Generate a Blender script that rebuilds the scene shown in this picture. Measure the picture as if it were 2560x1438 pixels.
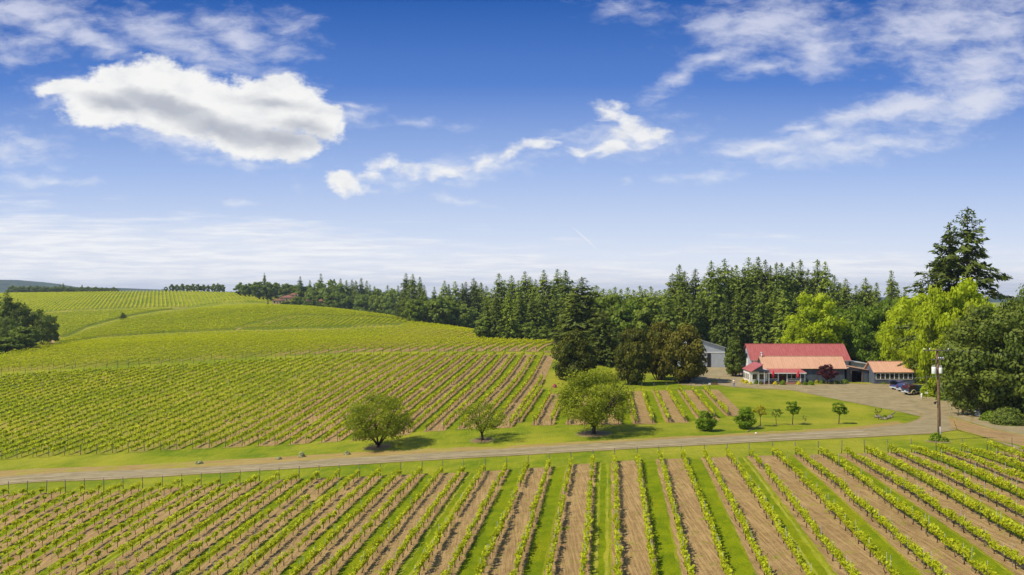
import bpy, math, random
import numpy as np
from mathutils import Vector, Matrix
from mathutils.geometry import delaunay_2d_cdt
for o in list(bpy.data.objects): bpy.data.objects.remove(o)
S = bpy.context.scene
COL = S.collection
R = math.radians
# ------------------------------------------------------------------ camera
F = 1991.0; CX = 1280.0; HY = 725.0; CH = 21.0
cam = bpy.data.cameras.new('camera'); camo = bpy.data.objects.new('camera', cam); COL.objects.link(camo)
camo.location = (0, 0, CH); camo.rotation_euler = (R(90), 0, 0)
cam.sensor_width = 36; cam.lens = 28; cam.shift_y = 6/2560; cam.clip_end = 30000; cam.clip_start = 1
S.camera = camo
S.render.resolution_x = 1024; S.render.resolution_y = 575
# ------------------------------------------------------------------ light
SUN_EL = 50.0
SDIR = Vector((0.93, 0.36, 0)).normalized()          # where the light travels on the ground
sun = bpy.data.lights.new('sun', 'SUN'); suno = bpy.data.objects.new('sun', sun); COL.objects.link(suno)
sun.energy = 4.4; sun.angle = R(0.53); sun.color = (1.0, 0.91, 0.74)
ld = Vector((SDIR.x*math.cos(R(SUN_EL)), SDIR.y*math.cos(R(SUN_EL)), -math.sin(R(SUN_EL))))
suno.rotation_euler = ld.to_track_quat('-Z', 'Y').to_euler(); suno.location = (-40, -20, 80)
S.view_settings.view_transform = 'Standard'; S.view_settings.look = 'None'
EXPO = 0.30; S.view_settings.exposure = EXPO; S.view_settings.gamma = 1.0; S.view_settings.use_curve_mapping = False
S.render.engine = 'CYCLES'
S.cycles.max_bounces = 6; S.cycles.transparent_max_bounces = 8; S.cycles.diffuse_bounces = 3

class NT:
    """small helper to write node trees"""
    def __init__(s, tree): s.t = tree; s.n = tree.nodes; s.l = tree.links
    def node(s, kind, **kw):
        n = s.n.new(kind)
        for k, v in kw.items(): setattr(n, k, v)
        return n
    def put(s, sock, v):
        if isinstance(v, bpy.types.NodeSocket): s.l.new(v, sock)
        elif v is not None:
            if hasattr(sock.default_value, '__len__') and not hasattr(v, '__len__'): v = (v,)*len(sock.default_value)
            if hasattr(v, '__len__') and len(v) == 3 and len(sock.default_value) == 4: v = (*v, 1)
            sock.default_value = v
    def math(s, op, a, b=None, c=None, clamp=False):
        n = s.node('ShaderNodeMath', operation=op, use_clamp=clamp); s.put(n.inputs[0], a)
        if b is not None: s.put(n.inputs[1], b)
        if c is not None: s.put(n.inputs[2], c)
        return n.outputs[0]
    def vmath(s, op, a, b=None):
        n = s.node('ShaderNodeVectorMath', operation=op); s.put(n.inputs[0], a)
        if b is not None: s.put(n.inputs[1], b)
        return n.outputs['Value'] if op in ('LENGTH', 'DOT_PRODUCT') else n.outputs[0]
    def noise(s, vec, scale, detail=4, rough=0.5, dist=0.0, dim='3D', out='Fac'):
        n = s.node('ShaderNodeTexNoise', noise_dimensions=dim); s.put(n.inputs['Vector'], vec)
        n.inputs['Scale'].default_value = scale; n.inputs['Detail'].default_value = detail
        n.inputs['Roughness'].default_value = rough; n.inputs['Distortion'].default_value = dist
        return n.outputs[out]
    def mapping(s, vec, loc=(0, 0, 0), rot=(0, 0, 0), scale=(1, 1, 1), kind='POINT'):
        n = s.node('ShaderNodeMapping', vector_type=kind); s.put(n.inputs[0], vec)
        n.inputs['Location'].default_value = loc; n.inputs['Rotation'].default_value = rot; n.inputs['Scale'].default_value = scale
        return n.outputs[0]
    def smooth(s, v, a, b, c=0.0, d=1.0, kind='SMOOTHSTEP'):
        n = s.node('ShaderNodeMapRange', interpolation_type=kind); s.put(n.inputs['Value'], v)
        for k, x in zip(('From Min', 'From Max', 'To Min', 'To Max'), (a, b, c, d)): s.put(n.inputs[k], x)
        return n.outputs[0]
    def mix(s, f, a, b, blend='MIX'):
        n = s.node('ShaderNodeMix', data_type='RGBA', blend_type=blend); s.put(n.inputs[0], f); s.put(n.inputs[6], a); s.put(n.inputs[7], b)
        return n.outputs[2]
    def ramp(s, f, stops):
        n = s.node('ShaderNodeValToRGB'); s.put(n.inputs[0], f); e = n.color_ramp.elements
        while len(e) < len(stops): e.new(0.5)
        for el, (p, c) in zip(e, stops): el.position = p; el.color = (*c, 1)
        return n.outputs[0]
    def xyz(s, v): n = s.node('ShaderNodeSeparateXYZ'); s.put(n.inputs[0], v); return n.outputs
    def comb(s, x, y, z): n = s.node('ShaderNodeCombineXYZ'); s.put(n.inputs[0], x); s.put(n.inputs[1], y); s.put(n.inputs[2], z); return n.outputs[0]

# ------------------------------------------------------------------ sky with clouds (by direction, in the world)
W = bpy.data.worlds.new('World'); S.world = W; W.use_nodes = True
t = NT(W.node_tree); t.n.clear()
SKY = 0.12
sky = t.node('ShaderNodeTexSky', sky_type='NISHITA'); sky.sun_disc = False
sky.sun_elevation = R(SUN_EL); sky.sun_rotation = math.atan2(-SDIR.x, -SDIR.y)
sky.altitude = 100; sky.air_density = 1.0; sky.dust_density = 0.6; sky.ozone_density = 2.5
tc = t.node('ShaderNodeTexCoord').outputs['Generated']
dx, dy, dz = t.xyz(t.vmath('NORMALIZE', tc))
# azimuth (0 = north, the way the photographer looks) and height, both as tangents
yy = t.math('MAXIMUM', dy, 0.05)
u = t.math('DIVIDE', dx, yy); v = t.math('DIVIDE', dz, yy)
P = t.comb(u, v, 0.0)
def blobs(P, L):
    acc = None; P0 = P
    for i, (px, py, rx, ry, rot, w) in enumerate(L):
        if i and i % 5 == 0:   # chain the groups, so few values are held at a time
            e = t.math('MULTIPLY', acc, 1e-9); P = t.vmath('ADD', P0, t.comb(e, e, 0.0))
        m = t.mapping(P, ((px-CX)/F, (HY-py)/F, 0), (0, 0, R(rot)), (rx/F, ry/F, 1), 'TEXTURE')
        q = t.math('MULTIPLY', t.math('SUBTRACT', 1.0, t.vmath('LENGTH', m)), w)
        if acc is None: acc = q
        else:
            n = t.node('ShaderNodeMath', operation='SMOOTH_MAX'); t.put(n.inputs[0], acc); t.put(n.inputs[1], q); n.inputs[2].default_value = 0.25; acc = n.outputs[0]
    return acc
CUM = [(150,218,75,24,8,.8),(250,255,120,72,0,1),(330,225,130,75,-5,1),(420,220,150,78,-14,1.1),(520,268,150,80,-8,1.1),(640,265,150,85,0,1.1),(715,262,115,82,-10,1.1),
       (790,300,98,55,-12,1),(640,345,150,50,-10,1),(730,362,85,42,-5,1),(215,300,55,22,0,.5),(300,282,120,44,0,.9),(430,305,120,40,-14,.9),(590,350,110,40,-14,.9),(700,220,70,36,0,.9),
       (1520,285,60,32,-12,1.25),(1568,312,72,50,-40,1.3),(1610,338,88,40,0,1.3),(1530,362,120,34,14,1.25),(1455,385,66,30,5,1.15),
       (880,456,76,38,-3,1.1),(930,430,60,26,20,1),(965,406,66,26,3,1.1),(1020,424,90,26,-4,1.05),(1110,428,90,25,0,1.05),(1170,418,70,24,10,1.05),(1215,405,76,25,8,1.05),(1280,388,70,24,12,1.05),(1350,362,76,28,8,1.1),(1566,450,34,16,10,.7)]
ALT = [(450,345,330,46,-12,.55),(870,290,80,26,0,.5),(170,225,120,44,0,.6),(640,180,140,36,-10,.5),(1560,340,190,60,5,.5),(1120,425,260,40,6,.45),(60,30,200,60,0,1),(210,95,120,40,-18,1),(270,120,110,30,-12,.9),(380,75,160,60,-10,.9),(470,125,150,45,-12,.9),(600,100,130,60,-15,.8),(540,60,120,50,0,.7),(60,110,120,40,0,.7),(40,150,110,30,0,.6),
       (680,110,120,50,-10,.6),(130,60,160,60,-5,.8),(540,175,160,25,-6,.5),(720,55,90,40,0,.55),
       (1560,22,120,36,-10,.6),(1800,55,100,60,5,.9),(1920,60,230,90,10,1.0),(2050,120,110,95,5,.95),(1780,150,110,30,14,.9),(1700,190,110,30,30,.7),(1920,170,120,30,4,.8),
       (2330,60,230,120,15,.95),(2450,170,200,130,20,.95),(2250,265,260,45,12,1.1),(2440,250,220,60,14,1.1),(2010,320,80,22,5,.9),(1900,370,170,30,4,1.0),(2150,370,330,42,8,.8),(2480,60,200,160,0,.8),(2050,340,160,30,6,.8),
       (1750,440,120,16,3,.5),(30,375,150,50,0,.55),(60,350,120,30,-8,.5),(130,450,150,14,-3,.6),(60,450,120,18,0,.5),(1150,500,70,10,-15,.4),(605,503,60,10,-8,.5),(880,270,60,10,-10,.5),(1060,305,110,14,-3,.3),(640,405,120,16,-5,.35)]
warp = t.vmath('SUBTRACT', t.noise(t.mapping(P, scale=(1, 1.6, 1)), 14, 6, 0.6, out='Color'), (0.5, 0.5, 0.5))
wn = t.node('ShaderNodeVectorMath', operation='SCALE'); t.put(wn.inputs[0], warp); wn.inputs['Scale'].default_value = 0.028
Pw = t.vmath('ADD', P, wn.outputs[0])
fine = t.noise(t.mapping(P, scale=(1, 1.5, 1)), 42, 9, 0.62)
fc = blobs(Pw, CUM)
low0 = t.noise(t.mapping(Pw, loc=(5, 1, 0), scale=(1, 2.0, 1)), 26, 4, 0.55)
cum_h = t.math('ADD', fc, t.math('ADD', t.math('MULTIPLY', t.math('SUBTRACT', fine, 0.5), 0.95), t.math('MULTIPLY', t.math('SUBTRACT', t.noise(t.mapping(P, loc=(1, 4, 0), scale=(1, 1.6, 1)), 13, 5, 0.6), 0.5), 0.55)))
soft = t.smooth(t.math('ADD', u, t.math('MULTIPLY', v, 0.0)), -0.215, -0.195, 0.0, 1.0)   # east of the big cloud the puffs are thin
cum = t.math('MULTIPLY', t.smooth(t.math('SUBTRACT', cum_h, t.math('MULTIPLY', soft, t.math('MULTIPLY', t.math('SUBTRACT', low0, 0.455), 3.0))), -0.02, t.math('ADD', 0.36, t.math('MULTIPLY', soft, 0.70))), t.math('SUBTRACT', 1.0, t.math('MULTIPLY', soft, 0.10)))
# self shading: thick part of the cloud, lower side
low = t.noise(t.mapping(Pw, scale=(1, 2.4, 1)), 11, 5, 0.55)
SH = [(420,272,130,30,-16,1.2),(560,322,170,32,-14,1.1),(700,345,120,26,-4,1.0),(300,262,90,20,-8,.8),(690,265,90,18,-10,.5),(760,318,70,18,-10,.6)]
shd = t.math('ADD', blobs(Pw, SH), t.math('MULTIPLY', t.math('SUBTRACT', low, 0.5), 1.6))
shd = t.smooth(shd, -0.40, 0.80)
cumcol = t.mix(shd, (0.93, 0.93, 0.92), (0.48, 0.51, 0.58))
cumcol = t.mix(t.smooth(t.noise(t.mapping(Pw, scale=(1, 1.8, 1)), 20, 6, 0.6), 0.42, 0.72, 0, 0.45), cumcol, (0.64, 0.67, 0.73))
# thin altocumulus
an = t.noise(t.mapping(Pw, rot=(0, 0, R(-12)), scale=(1, 2.6, 1)), 22, 7, 0.58)
an2 = t.noise(t.mapping(P, rot=(0, 0, R(-12)), scale=(1, 2.2, 1)), 60, 5, 0.6)
fa = blobs(Pw, ALT)
ah = t.math('ADD', t.math('ADD', fa, t.math('MULTIPLY', t.math('SUBTRACT', an, 0.5), 1.7)), t.math('MULTIPLY', t.math('SUBTRACT', an2, 0.5), 0.35))
alt = t.math('MULTIPLY', t.smooth(ah, -0.15, 1.15), 0.86)
# stratus bank near the horizon, thicker to the west
hn = t.noise(t.mapping(P, rot=(0, 0, R(1.5)), scale=(1, 9, 1)), 5, 7, 0.6)
hn2 = t.noise(t.mapping(P, loc=(3, 2, 0), rot=(0, 0, R(2)), scale=(1, 12, 1)), 14, 5, 0.6)
top = t.smooth(u, -0.64, 0.1, 0.112, 0.052, 'LINEAR')
bank = t.smooth(t.math('ADD', t.math('SUBTRACT', top, v), t.math('MULTIPLY', t.math('SUBTRACT', hn, 0.5), 0.19)), -0.01, 0.045)
bankcol = t.mix(t.smooth(hn2, 0.35, 0.65), (0.76, 0.80, 0.90), (0.94, 0.95, 0.97))
# sky gradient of this clear, polarised day over the physical sky
grad = t.ramp(t.smooth(v, 0.0, 0.37, 0, 1, 'LINEAR'), [(0.0, (0.93, 0.95, 1.0)), (0.18, (0.64, 0.73, 0.92)), (0.40, (0.36, 0.50, 0.84)), (0.70, (0.085, 0.215, 0.62)), (1.0, (0.012, 0.100, 0.42))])
skyc = t.node('ShaderNodeVectorMath', operation='SCALE'); t.put(skyc.inputs[0], sky.outputs[0]); skyc.inputs['Scale'].default_value = 1.0
front = t.smooth(dy, 0.05, 0.45)
gs = t.node('ShaderNodeVectorMath', operation='SCALE'); t.put(gs.inputs[0], grad); gs.inputs['Scale'].default_value = 1/SKY/2**EXPO
base = t.mix(t.math('MULTIPLY', front, 0.95), skyc.outputs[0], gs.outputs[0])
def scaled(c):
    n = t.node('ShaderNodeVectorMath', operation='SCALE'); t.put(n.inputs[0], c); n.inputs['Scale'].default_value = 1/SKY/2**EXPO; return n.outputs[0]
up = t.smooth(dz, -0.02, 0.0)
c = t.mix(t.math('MULTIPLY', t.math('MULTIPLY', bank, 0.90), front), base, scaled(bankcol))
altc = t.mix(t.smooth(v, 0.1, 0.36), (0.86, 0.88, 0.93), (0.66, 0.69, 0.84))
c = t.mix(t.math('MULTIPLY', alt, front), c, scaled(altc))
c = t.mix(t.math('MULTIPLY', cum, front), c, scaled(cumcol))
# short contrail
m = t.mapping(t.vmath('ADD', P, t.comb(t.math('MULTIPLY', t.math('POWER', t.math('ABSOLUTE', t.math('SUBTRACT', v, 0.065)), 1.6), 0.6), 0, 0)), ((1463-CX)/F, (HY-596)/F, 0), (0, 0, R(-42)), (58/F, 2.6/F, 1), 'TEXTURE')
c = t.mix(t.math('MULTIPLY', t.smooth(t.vmath('LENGTH', m), 1.0, 0.3), 0.55), c, scaled((0.92, 0.93, 0.95)))
bg = t.node('ShaderNodeBackground'); t.put(bg.inputs[0], c); bg.inputs[1].default_value = SKY
wo = t.node('ShaderNodeOutputWorld'); t.l.new(bg.outputs[0], wo.inputs[0])
W.cycles.sampling_method = 'MANUAL'; W.cycles.sample_map_resolution = 512
# ------------------------------------------------------------------ mesh helpers
RNG = np.random.default_rng(7)
random.seed(7)
class MB:
    """collects boxes, tubes, cards; build() links them as one mesh object"""
    def __init__(s): s.v = []; s.f = []; s.n = 0; s.mi = []; s.tint = []; s.sm = []
    def add(s, V, Fc, mi=0, tint=0.5, smooth=False):
        V = np.asarray(V, float).reshape(-1, 3); s.v.append(V)
        for f in Fc: s.f.append([i+s.n for i in f]); s.mi.append(mi); s.tint.append(tint); s.sm.append(smooth)
        s.n += len(V); return s
    def box(s, x0, y0, z0, x1, y1, z1, mi=0, M=None):
        V = [(x0,y0,z0),(x1,y0,z0),(x1,y1,z0),(x0,y1,z0),(x0,y0,z1),(x1,y0,z1),(x1,y1,z1),(x0,y1,z1)]
        if M is not None: V = [M @ Vector(p) for p in V]
        return s.add(V, [(0,3,2,1),(4,5,6,7),(0,1,5,4),(1,2,6,5),(2,3,7,6),(3,0,4,7)], mi)
    def tube(s, pts, rad, seg=6, mi=0, cap=True, tint=0.5):
        pts = [Vector(p) for p in pts]
        if not hasattr(rad, '__len__'): rad = [rad]*len(pts)
        V = []; n = len(pts)
        for i, p in enumerate(pts):
            d = (pts[min(i+1, n-1)] - pts[max(i-1, 0)]).normalized()
            a = d.cross(Vector((0, 0, 1)));
            if a.length < 1e-3: a = d.cross(Vector((1, 0, 0)))
            a.normalize(); b = d.cross(a)
            for k in range(seg):
                th = 2*math.pi*k/seg; V.append(p + (a*math.cos(th) + b*math.sin(th))*rad[i])
        Fc = [(i*seg+k, i*seg+(k+1) % seg, (i+1)*seg+(k+1) % seg, (i+1)*seg+k) for i in range(n-1) for k in range(seg)]
        if cap: Fc += [tuple(range(seg))[::-1], tuple((n-1)*seg+k for k in range(seg))]
        return s.add(V, Fc, mi, tint, True)
    def prism(s, prof, axis, a, b, mi=0):
        """extrude a 2-D outline; axis 'x' (outline in y,z) or 'y' (outline in x,z) or 'z'"""
        n = len(prof)
        def pt(p, c): return (c, p[0], p[1]) if axis == 'x' else ((p[0], c, p[1]) if axis == 'y' else (p[0], p[1], c))
        V = [pt(p, a) for p in prof] + [pt(p, b) for p in prof]
        Fc = [tuple(range(n)), tuple(range(2*n-1, n-1, -1))] + [(i, i+n, (i+1) % n+n, (i+1) % n) for i in range(n)]
        return s.add(V, Fc, mi)
    def sphere(s, c, r, seg=10, rings=7, mi=0):
        c = Vector(c); r = Vector(r if hasattr(r, '__len__') else (r, r, r)); V = []; Fc = []
        for i in range(rings+1):
            ph = math.pi*i/rings
            for k in range(seg):
                th = 2*math.pi*k/seg; V.append((c.x+r.x*math.sin(ph)*math.cos(th), c.y+r.y*math.sin(ph)*math.sin(th), c.z+r.z*math.cos(ph)))
        for i in range(rings):
            for k in range(seg): Fc.append((i*seg+k, (i+1)*seg+k, (i+1)*seg+(k+1) % seg, i*seg+(k+1) % seg))
        return s.add(V, Fc, mi, 0.5, True)
    def build(s, name, mats, parent=None, link=True):
        me = bpy.data.meshes.new(name); V = np.concatenate(s.v) if s.v else np.zeros((0, 3))
        me.from_pydata(V.tolist(), [], s.f)
        for m in (mats if isinstance(mats, (list, tuple)) else [mats]): me.materials.append(m)
        me.polygons.foreach_set('material_index', s.mi); me.polygons.foreach_set('use_smooth', s.sm)
        me.update()
        if not link: return me
        return obj(name, me, parent)
def obj(name, me, parent=None, loc=None):
    o = bpy.data.objects.new(name, me); COL.objects.link(o)
    if parent is not None: o.parent = parent
    if loc is not None: o.location = loc
    return o
def quadmesh(name, V, mats, tint=None, mi=None, smooth=False):
    """V: (n,4,3) loose quads -> mesh with a per-face tint attribute"""
    n = len(V); me = bpy.data.meshes.new(name)
    me.vertices.add(4*n); me.vertices.foreach_set('co', np.ascontiguousarray(V, dtype=np.float32).ravel())
    me.loops.add(4*n); me.loops.foreach_set('vertex_index', np.arange(4*n, dtype=np.int32))
    me.polygons.add(n); me.polygons.foreach_set('loop_start', np.arange(0, 4*n, 4, dtype=np.int32))
    if mi is not None: me.polygons.foreach_set('material_index', np.asarray(mi, np.int32))
    for m in (mats if isinstance(mats, (list, tuple)) else [mats]): me.materials.append(m)
    me.update(calc_edges=True)
    if tint is not None:
        a = me.attributes.new('tint', 'FLOAT', 'FACE'); a.data.foreach_set('value', np.asarray(tint, np.float32))
    return me
def gridmesh(name, P, mat, attrs=None):
    """P: (r,c,3) grid -> smooth mesh"""
    r, c = P.shape[:2]; me = bpy.data.meshes.new(name)
    idx = np.arange(r*c).reshape(r, c)
    q = np.stack([idx[:-1, :-1], idx[:-1, 1:], idx[1:, 1:], idx[1:, :-1]], -1).reshape(-1, 4)
    me.vertices.add(r*c); me.vertices.foreach_set('co', P.astype(np.float32).ravel())
    me.loops.add(q.size); me.loops.foreach_set('vertex_index', q.astype(np.int32).ravel())
    me.polygons.add(len(q)); me.polygons.foreach_set('loop_start', np.arange(0, q.size, 4, dtype=np.int32))
    me.polygons.foreach_set('use_smooth', np.ones(len(q), bool)); me.materials.append(mat)
    me.update(calc_edges=True)
    for k, a in (attrs or {}).items():
        at = me.attributes.new(k, 'FLOAT', 'POINT'); at.data.foreach_set('value', a.astype(np.float32).ravel())
    return me
def thing(name, label, cat, loc=(0, 0, 0), rz=0, group=None, me=None):
    o = bpy.data.objects.new(name, me); COL.objects.link(o); o.location = loc; o.rotation_euler = (0, 0, rz)
    o['label'] = label; o['category'] = cat
    if group: o['group'] = group
    return o
def struct(o): o['kind'] = 'structure'; return o
ORD = ['', 'first','second','third','fourth','fifth','sixth','seventh','eighth','ninth','tenth','eleventh','twelfth','thirteenth','fourteenth','fifteenth','sixteenth','seventeenth','eighteenth','nineteenth','twentieth']
def ordw(n):
    if n <= 20: return ORD[n]
    tens = {2:'twenty',3:'thirty',4:'forty',5:'fifty',6:'sixty'}[n//10]
    return tens+'-'+ORD[n % 10] if n % 10 else {'twenty':'twentieth','thirty':'thirtieth','forty':'fortieth','fifty':'fiftieth','sixty':'sixtieth'}[tens]
def card(n, rng, size, up=0.0, N=None):
    """n random rhombus leaves around the origin, (n,4,3)"""
    d = rng.normal(size=(n, 3)) if N is None else N+rng.normal(size=(n, 3))*0.45
    if N is None and up: d[:, 2] = np.abs(d[:, 2])*(1+up)
    d /= np.linalg.norm(d, axis=1, keepdims=True)
    a = np.cross(d, rng.normal(size=(n, 3))); a /= np.linalg.norm(a, axis=1, keepdims=True); b = np.cross(d, a)
    s = size*rng.uniform(0.65, 1.3, (n, 1))
    return np.stack([-a*s*0.6, b*s*0.45, a*s*0.6, -b*s*0.45], 1)

# ------------------------------------------------------------------ terrain
def PX(px, py, D): return ((px-CX)/F*D, D, CH-(py-HY)/F*D)
ANCH = [  # photo pixel and distance of points on the ground
 # bottom of the picture, field edge, road, middle field edge
 (0,1480,69),(700,1475,61),(1280,1470,57),(1537,1475,56),(2300,1475,49.5),(2700,1470,47),(-300,1500,76),
 (0,1238,99),(450,1219,97),(900,1194,94),(1537,1155,91),(1900,1141,89),(2300,1132,87.5),(2650,1128,86),(-300,1250,103),
 (0,1203,107),(750,1161,103),(1280,1132,102),(1537,1116,101.5),(2000,1089,104),(2300,1085,102),
 (0,1148,122),(255,1134,121),(488,1121,120),(724,1109,119.5),(1027,1080,119),(1275,1067,118.4),(1500,1062,118),(1836,1045,125),(-300,1160,126),
 # garden and winery
 (2100,1058,119),(2300,1040,129),(2560,1070,116),(2560,1010,140),(1840,968,165),(1600,968,165),(1400,965,167),(2000,958,171),(2150,956,173),(2280,982,157),(2450,1000,146),
 (1790,930,195),(1500,935,190),(2000,915,210),(2500,915,210),
 # middle field and its upper path
 (0,941,197),(300,925,203),(600,903,210),(900,887,214),(1130,884,212),(1377,889,209),(600,1000,158),(250,1020,156),(1000,970,160),
 (0,905,235),(90,872,290),(600,832,350),(300,868,262),(900,840,310),(1190,834,330),(1290,852,300),(1385,858,280),
 (-200,900,240),(-200,860,330),
 (140,852,370),(300,795,520),(430,774,590),(100,784,600),(480,772,620),(680,766,640),(560,800,430),
 (1150,824,395),(1000,798,480),(850,778,560),(720,768,610),
 (600,736,760),(400,731,800),(200,733,850),(20,735,900),(-300,740,950),(700,742,740),
 # ground beyond, hidden by the crests and the trees
 (400,733,1000),(0,735,1200),(800,790,720),(1100,830,520),(1300,860,420),(1600,850,330),(2000,850,330),(2600,860,330),(1000,765,1000),(1500,780,800),(2300,780,800),
 (0,738,2500),(1280,745,2500),(2560,745,2500),(-1500,745,2500),(4000,745,2500),
 (-1200,1200,110),(-1200,900,300),(3800,1150,100),(3800,950,220),(-1200,760,900),
 ]
AP = np.array([PX(*a) for a in ANCH])
extra = np.array([(0, 20, -0.8), (-60, 20, -2.5), (60, 20, 1.2), (0, -60, -1.6), (-150, -20, -5), (150, -20, 3)], float)
AP = np.vstack([AP, extra])
Y0 = 75.0
def warpc(X, Y):
    q = np.maximum(Y, -70)+Y0
    return np.stack([X/q*2.2, np.log(q)*1.5], -1)
AU = warpc(AP[:, 0], AP[:, 1])
def tps(r2): return np.where(r2 > 1e-12, 0.5*r2*np.log(np.maximum(r2, 1e-12)), 0)
def fit():
    n = len(AU); K = tps(((AU[:, None]-AU[None])**2).sum(-1)) + 2e-4*np.eye(n)
    Pm = np.hstack([np.ones((n, 1)), AU]); A = np.zeros((n+3, n+3)); A[:n, :n] = K; A[:n, n:] = Pm; A[n:, :n] = Pm.T
    # interpolate height relative to distance, so small errors stay small in view
    return np.linalg.solve(A, np.concatenate([(AP[:, 2]-CH)/(AP[:, 1].clip(-60)+Y0), np.zeros(3)]))
TW = fit()
def HZ(X, Y):
    X = np.asarray(X, float); Y = np.asarray(Y, float); sh = X.shape
    U = warpc(X.ravel(), Y.ravel()); out = np.empty(len(U)); n = len(AU)
    for i in range(0, len(U), 20000):
        u_ = U[i:i+20000]; d = tps(((u_[:, None]-AU[None])**2).sum(-1)); out[i:i+20000] = d@TW[:n] + TW[n] + u_@TW[n+1:]
    z = out*(np.maximum(Y.ravel(), -60)+Y0)+CH
    a = X.ravel()/np.maximum(Y.ravel(), 1); y0 = np.where(a > -0.30, 640.0, 1080.0)+np.clip((-0.30-a)*0, 0, 1)
    w = np.clip((a+0.34)/0.10, 0, 1); y0 = 1080*(1-w)+600*w; k = np.clip((Y.ravel()-y0)/(0.5*y0), 0, 1); k = k*k*(3-2*k)
    return (z*(1-k)+(-22)*k).reshape(sh)
def hz(x, y): return float(HZ(np.array([x]), np.array([y]))[0])
_D = np.exp(np.linspace(math.log(30), math.log(1500), 900))
def G(px, py, dmin=30):
    """first ground point seen at a photo pixel"""
    X = (px-CX)/F*_D; Zr = CH-(py-HY)/F*_D; below = (Zr < HZ(X, _D)) & (_D > dmin)
    i = int(np.argmax(below)) if below.any() else len(_D)-1
    a, b = _D[max(i-1, 0)], _D[i]
    for _ in range(12):
        m_ = (a+b)/2
        if CH-(py-HY)/F*m_ < hz((px-CX)/F*m_, m_): b = m_
        else: a = m_
    return ((px-CX)/F*b, b)
def at(px, D): return ((px-CX)/F*D, D)
def pix(X, Y, Z): return (CX+F*X/Y, HY-F*(Z-CH)/Y)

# ------------------------------------------------------------------ materials
def mat(name, build, rough=0.7, **kw):
    m = bpy.data.materials.new(name); m.use_nodes = True; t = NT(m.node_tree); bs = t.n['Principled BSDF']
    bs.inputs['Roughness'].default_value = rough
    if 'metal' in kw: bs.inputs['Metallic'].default_value = kw['metal']
    if 'spec' in kw: bs.inputs['Specular IOR Level'].default_value = kw['spec']
    geo = t.node('ShaderNodeNewGeometry').outputs['Position']; ob = t.node('ShaderNodeTexCoord').outputs['Object']
    r = build(t, geo, ob)
    if isinstance(r, tuple) and len(r) == 2: col, h = r
    else: col, h = r, None
    t.put(bs.inputs['Base Color'], col)
    if h is not None:
        b = t.node('ShaderNodeBump'); b.inputs['Strength'].default_value = kw.get('bump', 0.5); b.inputs['Distance'].default_value = kw.get('bd', 0.1)
        t.put(b.inputs['Height'], h); t.l.new(b.outputs[0], bs.inputs['Normal'])
    return m
def plain(name, c, rough=0.6, var=0.12, sc=2.0, **kw):
    def b(t, g, o):
        n = t.noise(o, sc, 5, 0.6)
        return t.mix(t.smooth(n, 0.3, 0.7), tuple(x*(1-var) for x in c), tuple(min(1, x*(1+var)) for x in c))
    return mat(name, b, rough, **kw)
def leafmat(name, dark, light, warm, trans=0.35, tsc=0.15):
    m = bpy.data.materials.new(name); m.use_nodes = True; t = NT(m.node_tree); t.n.clear()
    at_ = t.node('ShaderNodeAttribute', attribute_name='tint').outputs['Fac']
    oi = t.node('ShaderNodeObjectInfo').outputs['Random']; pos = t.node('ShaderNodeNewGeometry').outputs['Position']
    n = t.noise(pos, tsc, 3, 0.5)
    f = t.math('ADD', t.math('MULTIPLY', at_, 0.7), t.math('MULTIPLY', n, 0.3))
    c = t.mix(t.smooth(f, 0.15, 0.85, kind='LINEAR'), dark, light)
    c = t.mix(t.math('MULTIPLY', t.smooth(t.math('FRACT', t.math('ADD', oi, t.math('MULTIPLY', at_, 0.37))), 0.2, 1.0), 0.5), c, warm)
    d = t.node('ShaderNodeBsdfDiffuse'); t.put(d.inputs[0], c)
    tr = t.node('ShaderNodeBsdfTranslucent'); t.put(tr.inputs[0], t.mix(0.5, c, tuple(min(1, x*1.6) for x in light)))
    mx = t.node('ShaderNodeMixShader'); mx.inputs[0].default_value = trans
    t.l.new(d.outputs[0], mx.inputs[1]); t.l.new(tr.outputs[0], mx.inputs[2])
    gl = t.node('ShaderNodeBsdfGlossy'); gl.inputs['Roughness'].default_value = 0.6; gl.inputs[0].default_value = (1, 1, 1, 1)
    mg = t.node('ShaderNodeMixShader'); mg.inputs[0].default_value = 0.012; t.l.new(mx.outputs[0], mg.inputs[1]); t.l.new(gl.outputs[0], mg.inputs[2])
    o = t.node('ShaderNodeOutputMaterial'); t.l.new(mg.outputs[0], o.inputs[0]); return m
def grasscol(t, g):
    """colour and height of mown, patchy grass"""
    flat = t.mapping(g, scale=(1, 1, 0.05))
    big = t.noise(flat, 0.045, 4, 0.6); mid = t.noise(flat, 0.35, 5, 0.65); fin = t.noise(flat, 5.0, 6, 0.75); streak = t.noise(t.mapping(flat, rot=(0, 0, R(-7)), scale=(6, 0.5, 1)), 0.6, 4, 0.6)
    c = t.mix(t.smooth(mid, 0.32, 0.68), (0.100, 0.165, 0.003), (0.200, 0.245, 0.005))
    c = t.mix(t.smooth(t.noise(flat, 0.13, 5, 0.7), 0.42, 0.62, 0, 0.55), c, (0.31, 0.31, 0.012)); c = t.mix(t.smooth(big, 0.40, 0.66, 0, 0.75), c, (0.40, 0.355, 0.035))
    c = t.mix(t.smooth(streak, 0.50, 0.75, 0, 0.45), c, (0.40, 0.38, 0.04))
    c = t.mix(t.smooth(fin, 0.35, 0.7, 0, 0.55), c, (0.075, 0.115, 0.003))
    return c, t.math('ADD', fin, mid)
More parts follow.
